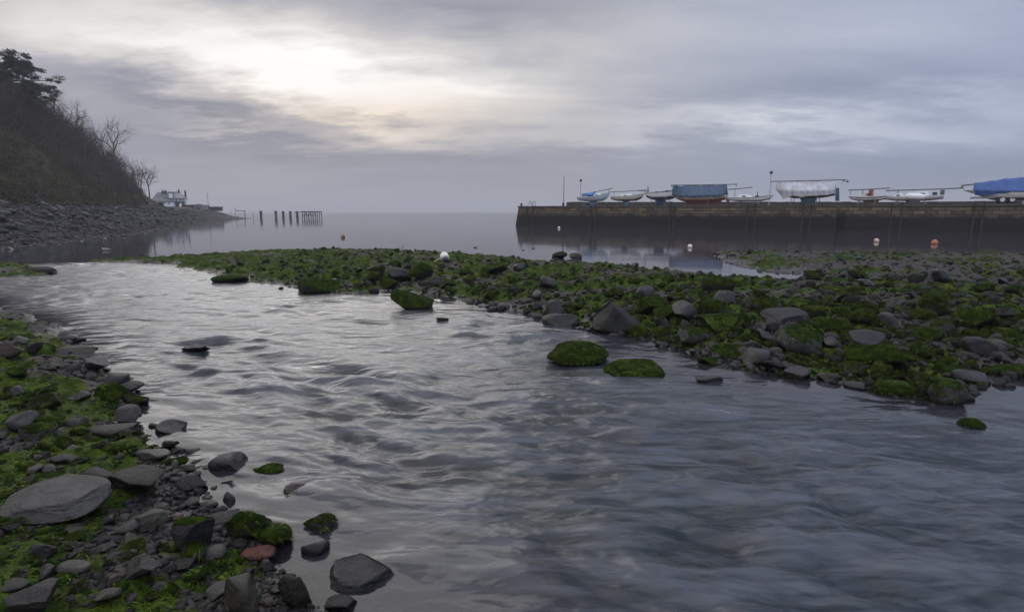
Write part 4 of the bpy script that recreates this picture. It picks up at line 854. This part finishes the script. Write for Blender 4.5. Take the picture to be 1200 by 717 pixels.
x0 = along(667, W-0.7); mb = MB(); xs = np.arange(x0, LP, 0.9)
for i, xx in enumerate(xs):
    zt = 2.98-0.34*min(1, (xx-x0)/38)+rg.uniform(-.03, .03); mb.box(xx, xx+0.9-0.004, W-0.7+rg.uniform(0, .03), W-0.05, ZT-0.3, zt)
mb.build('parapet', RUBBLE, pier, bevel=0.02)
for pa in ((617, 624), (692, 698), (785, 790), (876, 885), (941, 950), (1045, 1057), (1142, 1153)):
    for px in pa:
        xx = along(px); mb = MB(); mb.hexa([(xx-.07, -.16, -1), (xx+.07, -.16, -1), (xx+.07, 0.02, -1), (xx-.07, 0.02, -1), (xx-.07, 0.06, ZT+.06), (xx+.07, 0.06, ZT+.06), (xx+.07, 0.2, ZT+.06), (xx-.07, 0.2, ZT+.06)])
        mb.build('fender_post', OLDTIMBER, pier, bevel=0.01)
xx = along(624, 0.6)
for k in (-0.28, 0.28):
    mb = MB(); mb.tube([(xx+k, 0.3, ZT-0.1), (xx+k, 0.25, ZT+0.5), (xx+k, 0.45, ZT+0.62), (xx+k, 0.75, ZT+0.5), (xx+k, 0.8, ZT)], 0.03, 6); mb.build('ladder_hoop', DARKMETAL, pier, True)
for px in (611, 660):
    xx = along(px, 1.2); mb = MB(); mb.lathe([(.13, ZT-.05), (.12, ZT+.2), (.17, ZT+.28), (.15, ZT+.36), (.02, ZT+.39)], 10, 'z', (xx, 1.2, 0)); mb.build('bollard', DARKMETAL, pier, True)
q = wp(660.5, 3.0); pole('mast_pole', 660.5, 206.5, 242, q.y, 0.045, 'thin unlit pole on the wall left of the first boat', 'pole', DARKMETAL)
for px, py, off, lab in ((680, 213, 6.0, 'lamp post behind the stern of the leftmost blue-covered boat'), (901, 204, 7.2, 'lamp post by the bow of the grey-white tarpaulined boat'), (1198.5, 195, 8.0, 'lamp post behind the bright blue covered boat at the right edge')):
    q = wp(px, off); pole('lamp_post', px, py, 242, q.y, 0.055, lab, 'lamp post', PALEPOLE, 0.15)['group'] = 'lamp posts along the harbour wall'
mb = MB(); mb.box(-0.9, 0.9, -0.2, 0.2, 0, 0.5); q = wp(672, 3); o = mb.build('stone_block', RUBBLE, bevel=0.04); o.location = (q.x, q.y, ZT-0.02); o.rotation_euler = (0, 0, ANG); tag(o, 'low rubble block on the wall below the leftmost lamp post', 'block')
# ---- boats
def paint(name, c, rough=0.35): return simple(name, c, tuple(k*0.82 for k in c), 1.6, rough, 0.05)
PT = {k: paint(k+'_paint', v) for k, v in dict(white=(.74, .75, .77), cream=(.52, .50, .43), paleblue=(.42, .50, .58), navy=(.022, .030, .060), black=(.015, .015, .018), teal=(.014, .105, .165), blue=(.022, .05, .20), skyblue=(.10, .25, .40),
      red=(.24, .055, .040), darkred=(.12, .028, .028), grey=(.30, .31, .33), tan=(.36, .30, .22)).items()}
TARP = {'slateblue': (.024, .070, .140), 'silver': (.50, .51, .55), 'blue': (.004, .062, .26), 'brightblue': (.03, .17, .50)}
TARP = {k: simple(k+'_tarpaulin', v, tuple(q*0.6 for q in v), 1.3, 0.6, 0.35) for k, v in TARP.items()}
SPAR = simple('spar_alloy', (0.14, 0.135, 0.135), None, 3, 0.45, 0, 0.3); GALV = simple('galvanised_steel', (0.28, 0.29, 0.31), (0.20, 0.21, 0.22), 5, 0.5, 0.1, 0.5)
RUBBER = simple('tyre_rubber', (0.02, 0.02, 0.02), None, 5, 0.8)
class Hull:
    def __init__(s, L, Bm, zb, zs, ze, rake=0.5, stern=0.7, fine=1.0):
        s.L, s.B, s.zb, s.zs, s.ze, s.rake, s.stern, s.fine = L, Bm, zb, zs, ze, rake, stern, fine   # zb bottom, zs sheer at stern, ze sheer at bow
    def sheer(s, u): return s.zs+(s.ze-s.zs)*u**1.6-0.10*math.sin(math.pi*u)
    def beam(s, u): return 0.5*s.B*((s.stern+(1-s.stern)*math.sin(min(u/0.45, 1)*math.pi/2)) if u < 0.45 else max(0.012, math.cos((u-0.45)/0.55*math.pi/2)**(0.75*s.fine)))
    def bot(s, u):
        zs = s.sheer(u); return s.zb+(zs-s.zb)*(0.34*max(0, (0.30-u)/0.30)**1.6+0.42*max(0, (u-0.62)/0.38)**2.0)
    def pt(s, u, a, side, out=0.0):    # a: 0 sheer .. 1 keel line
        zt, zb, b = s.sheer(u), s.bot(u), s.beam(u); q = a*math.pi/2
        yv = (b+out)*max(0.0, math.cos(q))**0.62; z = zt-(zt-zb)*math.sin(q)**1.05
        x = s.L*(u-0.5)+s.rake*max(0, u-0.7)/0.3*((z-zb)/(zt-zb+1e-6)-0.0)*0.9-s.rake*0.6*max(0, u-0.7)/0.3
        return (x, side*yv, z)
    def strip(s, a0, a1, n=18, m=5, out=0.0, u1=1.0):
        mb = MB(); us = np.linspace(0, u1, n)
        for side in (1, -1):
            vs = [s.pt(u, a0+(a1-a0)*j/m, side, out) for u in us for j in range(m+1)]
            mb.add(vs, [((i*(m+1)+j), (i*(m+1)+j+1), ((i+1)*(m+1)+j+1), ((i+1)*(m+1)+j))[::side] for i in range(n-1) for j in range(m)])
        vs = [s.pt(0, a0+(a1-a0)*j/m, 1, out) for j in range(m+1)]+[s.pt(0, a0+(a1-a0)*j/m, -1, out) for j in range(m, -1, -1)]; mb.add(vs, [tuple(range(len(vs)))])
        return mb
    def deck(s, dz=-0.03, n=18):
        mb = MB(); us = np.linspace(0, 1, n); vs = []
        for u in us:
            x, y, z = s.pt(u, 0, 1); vs += [(x, y*0.97, z+dz), (x, 0, z+dz+0.05), (x, -y*0.97, z+dz)]
        mb.add(vs, [(i*3+k, (i+1)*3+k, (i+1)*3+k+1, i*3+k+1) for i in range(n-1) for k in (0, 1)]); return mb
def cabin_mb(h, u0, u1, z, wf=0.62, slope=0.35):
    mb = MB(); x0, x1 = h.L*(u0-0.5), h.L*(u1-0.5); um = (u0+u1)/2; b0, b1 = h.beam(u0)*wf, h.beam(u1)*wf; d0, d1 = h.sheer(u0)-0.05, h.sheer(u1)-0.05; m = 0.78
    mb.hexa([(x0, -b0, d0), (x1, -b1, d1), (x1, b1, d1), (x0, b0, d0), (x0+0.08, -b0*m, d0+z), (x1-slope, -b1*m-0.03, d1+z*0.8), (x1-slope, b1*m+0.03, d1+z*0.8), (x0+0.08, b0*m, d0+z)]); return mb
def boat(label, x0, x1, off, flip, spec):
    a, b = along(x0, off), along(x1, off); L = b-a; c = A+UY*off+UX*((a+b)/2); o = empty('laid_up_boat', (c.x, c.y, ZT), ANG+(math.pi if flip else 0)); tag(o, label, 'boat', 'boats laid up on the harbour wall')
    k = c.y/F; zf = lambda py: H+(HOR-py)*k-ZT
    g = spec; h = Hull(L, g.get('B', L*0.33), zf(g['zb']), zf(g['zs']), zf(g['ze']), g.get('rake', L*0.08), g.get('stern', .7))
    aw = g.get('wl', 0.55)
    hb = h.strip(0, aw).build('hull', PT[g['top']], o, True); h.strip(aw, 1.0).build('bottom', PT[g['bottom']], o, True)
    if 'stripe' in g: h.strip(g['stripe'][1], g['stripe'][2], 18, 1, 0.012).build('stripe', PT[g['stripe'][0]], hb, True)
    h.deck().build('deck', PT[g.get('deck', 'white')], o, True)
    if 'keel' in g:
        u0, u1, col = g['keel']; xa, xb = L*(u0-0.5), L*(u1-0.5); zk = h.zb+0.12; mb = MB(); w = 0.07
        mb.hexa([(xa+.12*(xb-xa), -w*.6, 0.02), (xb-.18*(xb-xa), -w*.6, 0.02), (xb-.18*(xb-xa), w*.6, 0.02), (xa+.12*(xb-xa), w*.6, 0.02), (xa, -w, zk), (xb, -w, zk), (xb, w, zk), (xa, w, zk)]); mb.build('keel', PT[col], o, bevel=0.03)
    if 'rudder' in g:
        mb = MB(); xr = -L/2; z0, z1 = zf(g['rudder'][0]), zf(g['rudder'][1]); mb.hexa([(xr-.42, -.03, z0), (xr-.05, -.03, z0), (xr-.05, .03, z0), (xr-.42, .03, z0), (xr-.30, -.03, z1), (xr-.03, -.03, z1), (xr-.03, .03, z1), (xr-.30, .03, z1)]); r = mb.build('rudder', PT[g['rudder'][2]], o, bevel=0.015)
    for (u0, u1, z, col) in g.get('cabins', []):
        cb = cabin_mb(h, u0, u1, z).build('cabin', PT[col], o, bevel=0.04); nw = max(1, int((u1-u0)*L/0.75))
        for j in range(nw):
            for sd in (1, -1):
                uu = u0+(u1-u0)*(j+0.35)/(nw+0.4); xx = L*(uu-0.5)+0.06; bb = h.beam(uu)*0.62*0.89+0.015; zz_ = h.sheer(uu)-0.05+z*0.45; ww = min(0.36, L*(u1-u0)/nw*0.32)
                mb = MB(); mb.box(xx, xx+ww, sd*bb-.02, sd*bb+.02, zz_-z*.16, zz_+z*.18); mb.build('window', GLASS, cb, bevel=0.008)
    for (u, w_, z0, z1, col) in g.get('boxes', []):
        xx = L*(u-0.5); zd = h.sheer(u)-.04; mb = MB(); mb.box(xx, xx+w_, -.3, .3, zd+z0, zd+z1); mb.build('hatch', PT[col], o, bevel=0.02)
    for (xa, ya, xb, yb, r) in g.get('spars', []):
        sa, sb = along(xa, off), along(xb, off); m_ = (a+b)/2; s_ = -1 if flip else 1; P0 = ((sa-m_)*s_, 0, zf(ya)); P1 = ((sb-m_)*s_, 0, zf(yb))
        mb = MB(); mb.tube([P0, [(P0[i]+P1[i])/2-(0.02 if i == 2 else 0) for i in range(3)], P1], r, 8); mb.build('spar', SPAR, o, True)
    for (xa, y0, y1, r) in g.get('uprights', []):
        sa = along(xa, off); xl = (sa-(a+b)/2)*(-1 if flip else 1); mb = MB(); mb.tube([(xl, 0, zf(y1)), (xl, 0, zf(y0))], r, 6); mb.build('crutch', SPAR, o, True)
    if 'cover' in g:
        col, u0, u1, r0, r1, drop = g['cover']; rgc = np.random.default_rng(int(x0)); n, m = 44, 22; vs = []; nz = rgc.normal(0, 1, 400)
        zr0, zr1 = zf(r0), zf(r1)
        for i in range(n):
            u = u0+(u1-u0)*i/(n-1); bz = h.beam(min(u, .985))+0.06; dr = drop(u) if callable(drop) else drop; zt_ = zr0+(zr1-zr0)*(u-u0)/(u1-u0)-0.07*math.sin(6.28*1.5*u)**2; zsh = h.sheer(u)+0.06
            for j in range(m+1):
                q = j/m*2-1; sd = 1 if q > 0 else -1; q = abs(q); qa = 0.5
                if q < qa: f_ = q/qa; yv = bz*f_; zv = zt_+(zsh-zt_)*(f_**1.15)+0.0; zv -= 0.05*math.sin(f_*3.1)
                else: f_ = (q-qa)/(1-qa); yv = bz+0.02-0.10*f_*0.3; zv = zsh-(zsh-zf(dr))*f_*(1.0+0.10*math.sin(u*23+sd)); 
                wr = 0.045*math.sin(u*38+2.2*math.sin(u*11)+sd)*min(1, q*1.8)+0.03*math.sin(u*71+q*5); xx = h.pt(min(u, .985), 0, 1)[0] if u > .7 else h.L*(u-.5)
                xx -= (0.75 if q > qa else 0.0)*(f_ if q > qa else 0)*max(0, (u-.86)/.14)
                vs.append((xx, sd*(yv+wr), zv+0.02*math.sin(u*50+q*9)))
        mb = MB(); w_ = m+1; mb.add(vs, [(i*w_+j, (i+1)*w_+j, (i+1)*w_+j+1, i*w_+j+1) for i in range(n-1) for j in range(m)]); e0 = tuple(range(w_)); e1 = tuple((n-1)*w_+j for j in range(m, -1, -1)); mb.add([vs[k] for k in e0], [e0]); mb.add([vs[k] for k in e1], [e0])
        mb.build('cover', TARP[col], o, True)
    for u in g.get('props', (0.28, 0.72)):
        for sd in (1, -1):
            bb = h.beam(u); mb = MB(); mb.tube([(L*(u-.5), sd*(bb+.28), 0.0), (L*(u-.5), sd*bb*.86, h.pt(u, .45, 1)[2])], 0.035, 6); mb.box(L*(u-.5)-.12, L*(u-.5)+.12, sd*(bb+.28)-.12, sd*(bb+.28)+.12, 0, .05); mb.build('prop_stand', SPAR, o)
    for u in (0.35, 0.6):
        xx = L*(u-.5); mb = MB(); mb.box(xx-.12, xx+.12, -.55, .55, 0, min(0.22, h.zb*.5)); mb.build('keel_block', TIMBER, o, bevel=0.01)
    return o, h
boat('small pale blue sailing boat with bright blue cover, leftmost on the wall', 678, 714, 5.0, False, dict(zb=236.4, zs=231.2, ze=226.4, top='paleblue', bottom='skyblue', wl=.62, keel=(.36, .62, 'skyblue'), cabins=[(.52, .74, .28, 'white')],
     cover=('brightblue', .20, .52, 227.2, 224.8, 228.6), spars=[(681, 228.2, 717, 222.3, .05)], uprights=[(713, 222.8, 226.5, .03)]))
boat('small off-white sailing boat, second from the left end of the wall', 717, 754, 5.0, False, dict(zb=236.2, zs=230.0, ze=227.6, top='cream', bottom='black', wl=.5, keel=(.36, .56, 'skyblue'), cabins=[(.30, .66, .24, 'white')], spars=[(713, 225.6, 757, 224.0, .045)], uprights=[(719, 225.5, 230, .025)]))
boat('white sailing boat with navy underside and blue keel left of the slate-blue cover', 755, 793, 4.6, True, dict(zb=235.0, zs=224.6, ze=225.4, top='white', bottom='navy', wl=.42, stripe=('navy', .0, .06), keel=(.32, .66, 'blue'), cabins=[(.12, .50, .22, 'grey'), (.5, .7, .16, 'grey')], uprights=[(758.5, 218.8, 226, .06)], spars=[(747, 224, 760, 223.8, .05)]))
boat('large boat wrapped in a slate-blue tarpaulin with brick-red keel', 789, 850, 4.0, True, dict(zb=237.4, zs=229.4, ze=229.8, rake=.9, top='tan', bottom='red', wl=.40, keel=(.06, .80, 'red'), cover=('slateblue', .0, .985, 218.2, 217.6, lambda u: 232.0-3.5*max(0, .1-u)/.1-4.5*max(0, u-.86)/.14+0.5*math.sin(u*15)), spars=[(785, 217.2, 862, 218.2, .045)], boxes=[], uprights=[(786, 217, 219.5, .05), (861, 217.6, 220.5, .05)], rudder=(238.6, 233, 'red')))
boat('low white open boat with dark gunwale right of the slate-blue tarpaulined boat', 853, 905, 4.2, False, dict(zb=236.6, zs=231.6, ze=229.6, top='white', bottom='black', wl=.55, stripe=('navy', -.0, .09), cabins=[(.24, .55, .38, 'white')], spars=[(852, 222.4, 880, 220.6, .05)], uprights=[(860, 222, 231, .03), (886.5, 225.5, 230, .05)], boxes=[(.62, .3, 0, .18, 'black')]))
boat('boat shrouded in a silver-grey tarpaulin with teal keel and rudder', 910, 977, 4.4, True, dict(zb=233.0, zs=224.5, ze=222.5, rake=1.0, top='white', bottom='black', wl=.5, keel=(.30, .60, 'teal'), cover=('silver', .0, .985, 213.6, 213.8, lambda u: 229.5+2.6*u-3.5*max(0, .12-u)/.12+0.7*math.sin(u*17)), spars=[(901, 212.8, 988, 213.2, .045), (984, 214.2, 992, 215.6, .04)], rudder=(236.4, 222.0, 'teal'), uprights=[(990, 213, 216.5, .05)]))
boat('white sailing boat with black stripe and red-brown companionway door', 993, 1038, 3.4, True, dict(zb=236.0, zs=229.5, ze=229.8, top='white', bottom='darkred', wl=.55, stripe=('black', .14, .26), keel=(.18, .62, 'darkred'), cabins=[(.28, .72, .42, 'cream')], boxes=[(.36, .34, .0, .62, 'red')], spars=[(992, 223.4, 1040, 221.8, .05)], uprights=[(1009, 223, 229, .04), (995, 224, 229, .025)]))
boat('long white yacht with red keel and mast on deck, behind the black-striped boat', 1030, 1104, 5.2, True, dict(zb=236.0, zs=229.4, ze=229.6, top='white', bottom='darkred', wl=.6, stripe=('grey', .42, .48), keel=(.34, .60, 'red'), cabins=[(.22, .62, .46, 'white'), (.62, .8, .3, 'white')], spars=[(1036, 223.8, 1127, 222.4, .055)], uprights=[(1102, 222.5, 230, .16), (1050, 223.5, 229, .04), (1124, 220.5, 223, .07)], boxes=[(.1, .35, 0, .3, 'navy')]))
mb = MB(); q = wp(1071, 2.4); mb.lathe([(.01, -.72), (.22, -.62), (.27, -.3), (.27, .3), (.22, .62), (.01, .72)], 12, 'x'); o = mb.build('fender_float', PT['white'], None, True); o.location = (q.x, q.y, ZT+.62); o.rotation_euler = (0, 0.05, ANG); tag(o, 'fat white fender float lying against the long white yacht', 'fender')
mb = MB(); mb.box(-.35, .35, -.3, .3, -.62, -.27); fb = mb.build('chock', TIMBER, o)
bb, hh = boat('yacht under a bright blue cover with navy underside at the right edge', 1131, 1262, 3.6, True, dict(zb=235.6, zs=226.5, ze=222.0, rake=1.5, top='white', bottom='navy', wl=.46, B=2.6, cover=('blue', .0, .90, 201.5, 213.6, lambda u: 228.8 if u > .74 else 221.0+7.8*max(0, (u-.2)/.54)**1.4), spars=[(1123, 217.2, 1146, 214.8, .06)], uprights=[], props=()))
tl = empty('boat_trailer', bb.location, ANG); tag(tl, 'galvanised boat trailer with white wheel hubs beneath the bright blue covered yacht', 'trailer')
mb = MB(); mb.box(-hh.L*.46, hh.L*.45, -.75, -.62, .42, .56); mb.box(-hh.L*.46, hh.L*.45, .62, .75, .42, .56)
for k in np.linspace(-.42, .42, 6): mb.box(hh.L*k-.05, hh.L*k+.05, -.618, .618, .43, .55)
mb.build('frame', GALV, tl)
for px in (1172, 1183.5):
    xl = along(px, 3.6)-along(1131, 3.6)-hh.L/2
    for yy in (-.85, .85):
        mb = MB(); mb.lathe([(.12, -.09), (.27, -.09), (.30, -.04), (.30, .04), (.27, .09), (.12, .09)], 16, 'x'); w = mb.build('wheel', RUBBER, tl, True); w.rotation_euler = (0, 0, math.pi/2); w.location = (xl, yy, .30)
        mb = MB(); mb.lathe([(.16, -.10), (.16, .10), (.05, .115)], 12, 'x'); mb.build('hub', PT['white'], w)
# ------------------------------------------------------------------ floats, birds, driftwood
ORANGE = paint('orange_float', (.42, .13, .065), .5); PINK = paint('faded_float', (.66, .40, .32), .5); FWHITE = paint('white_float', (.70, .66, .60), .5); RUSTF = paint('rusty_float', (.22, .07, .035), .6); FNAVY = paint('navy_float', (.02, .03, .07), .5)
def buoy(px, py, w, m, m2, label):
    q = at(px, py); r = w*q.y/F/2; o = empty('mooring_buoy', (q.x, q.y, 0)); tag(o, label, 'buoy', 'mooring buoys'); mb = MB()
    mb.lathe([(r*math.sin(t), r*0.55-r*math.cos(t)) for t in np.linspace(.02, math.pi-.02, 14)], 20); mb.build('float', m, o, True)
    mb = MB(); mb.lathe([(r*1.004, r*.50), (r*1.012, r*.56), (r*1.004, r*.62)], 20); mb.build('band', m2, o, True)
    mb = MB(); mb.tube([(r*.16*math.cos(a), 0, r*1.6+r*.16*math.sin(a)) for a in np.linspace(0, 6.28, 10)], r*.05, 5); mb.build('mooring_eye', DARKMETAL, o, True)
buoy(402, 278.6, 4.6, RUSTF, ORANGE, 'rusty orange buoy far out on the calm water left of the wall')
buoy(808.5, 290.2, 5.2, FWHITE, PINK, 'white and pink buoy near the pool end of the spit')
buoy(1027, 283.6, 5.4, PINK, FWHITE, 'smaller faded orange buoy under the black-striped boat')
buoy(1095, 286, 6.6, ORANGE, PINK, 'bigger bright orange buoy under the long white yacht')
buoy(655, 267.8, 3.0, FWHITE, FWHITE, 'tiny white buoy against the left end of the wall')
q = ground_pt(521.5, 310); o = empty('stranded_float', (q.x, q.y, q.z+.13), R(-64)); tag(o, 'cream float with navy end stranded on top of the green spit', 'buoy'); k = q.y/F
o.rotation_euler = (0, R(38), R(-66))
mb = MB(); r = 5.3*k; mb.lathe([(.01, -r*1.5), (r*.55, -r*1.35), (r*.93, -r*.9), (r, 0), (r*.96, r*.35)], 18, 'x'); mb.build('float', FWHITE, o, True)
o.location.z += r*.5
mb = MB(); mb.lathe([(r*.62, r*.345), (r*.62, r*.7), (r*.50, r*1.05), (r*.2, r*1.2), (.01, r*1.22)], 16, 'x'); mb.build('end_cap', FNAVY, o, True)
mb = MB(); mb.lathe([(r*.961, r*.30), (r*.62, r*.352), (r*.2, r*.353)], 18, 'x'); mb.build('shoulder', FWHITE, o, True)
mb = MB(); mb.tube([(-r*.2, -r*.9, -r*.2), (-r*.2, -r*1.6, -r*.7), (r*.2, -r*2.3, -r*.95)], .02, 6); mb.build('rope', PT['tan'], o, True)
FEATH = {k: simple(k+'_feathers', v, None, 20, 0.8) for k, v in dict(brown=(.045, .035, .028), grey=(.20, .195, .19), dark=(.018, .018, .018)).items()}; BILL = simple('bill', (.20, .16, .04))
def duck(px, py, Lp, face, m, hm, label):
    q = at(px, py); L = Lp*q.y/F; o = empty('duck', (q.x, q.y, 0), face); tag(o, label, 'duck', 'ducks on the water')
    mb = MB(); st = [(-.52, .14, .02, .02), (-.42, .10, .07, .05), (-.25, .08, .14, .11), (0, .07, .18, .14), (.2, .08, .16, .14), (.30, .13, .11, .13), (.36, .22, .075, .075), (.39, .30, .062, .062), (.43, .345, .075, .068), (.50, .345, .055, .05), (.55, .335, .02, .02)]
    n = 12; vs = []; fs = []
    for x, z, ry, rz_ in st:
        for k in range(n): a = 2*math.pi*k/n; vs.append((x*L, ry*math.cos(a)*L, (z+rz_*math.sin(a))*L))
    for i in range(len(st)-1):
        for k in range(n): fs.append((i*n+k, i*n+(k+1) % n, (i+1)*n+(k+1) % n, (i+1)*n+k))
    fs += [tuple(range(n-1, -1, -1)), tuple((len(st)-1)*n+k for k in range(n))]; mb.add(vs, fs); b = mb.build('body', m, o, True); b.data.materials.append(hm)
    for p in b.data.polygons:
        if p.center.x > .33*L: p.material_index = 1
    mb = MB(); mb.hexa([(.53*L, -.025*L, .31*L), (.65*L, -.02*L, .305*L), (.65*L, .02*L, .305*L), (.53*L, .025*L, .31*L), (.53*L, -.02*L, .35*L), (.65*L, -.012*L, .318*L), (.65*L, .012*L, .318*L), (.53*L, .02*L, .35*L)]); mb.build('bill', BILL, o)
duck(124, 293.5, 13, R(175), FEATH['grey'], FEATH['dark'], 'pale grey duck with dark head swimming below the shore boulders')
duck(557, 290.5, 5, R(10), FEATH['dark'], FEATH['dark'], 'dark duck on open water left of the wall, behind the spit')
duck(613, 293.2, 4, R(30), FEATH['dark'], FEATH['dark'], 'dark duck on the water just off the corner of the wall')
duck(625, 291.4, 4.5, R(170), FEATH['brown'], FEATH['dark'], 'brown duck under the left corner of the wall')
q = ground_pt(471, 294); mb = MB(); mb.tube([(0, 0, -.1), (.03, 0, .25), (.10, 0, .5)], [.025, .02, .008], 5); mb.tube([(.03, 0, .25), (.25, .1, .42), (.35, .1, .62)], [.016, .012, .005], 5); mb.tube([(.02, 0, .15), (-.18, 0, .3)], [.014, .005], 5); mb.tube([(.15, .05, .33), (.33, .0, .36)], [.01, .004], 5)
o = mb.build('driftwood_branch', TIMBER, None, True); o.location = tuple(q); o.scale = (.5, .5, .5); tag(o, 'dark forked branch sticking up from the far edge of the spit', 'branch')
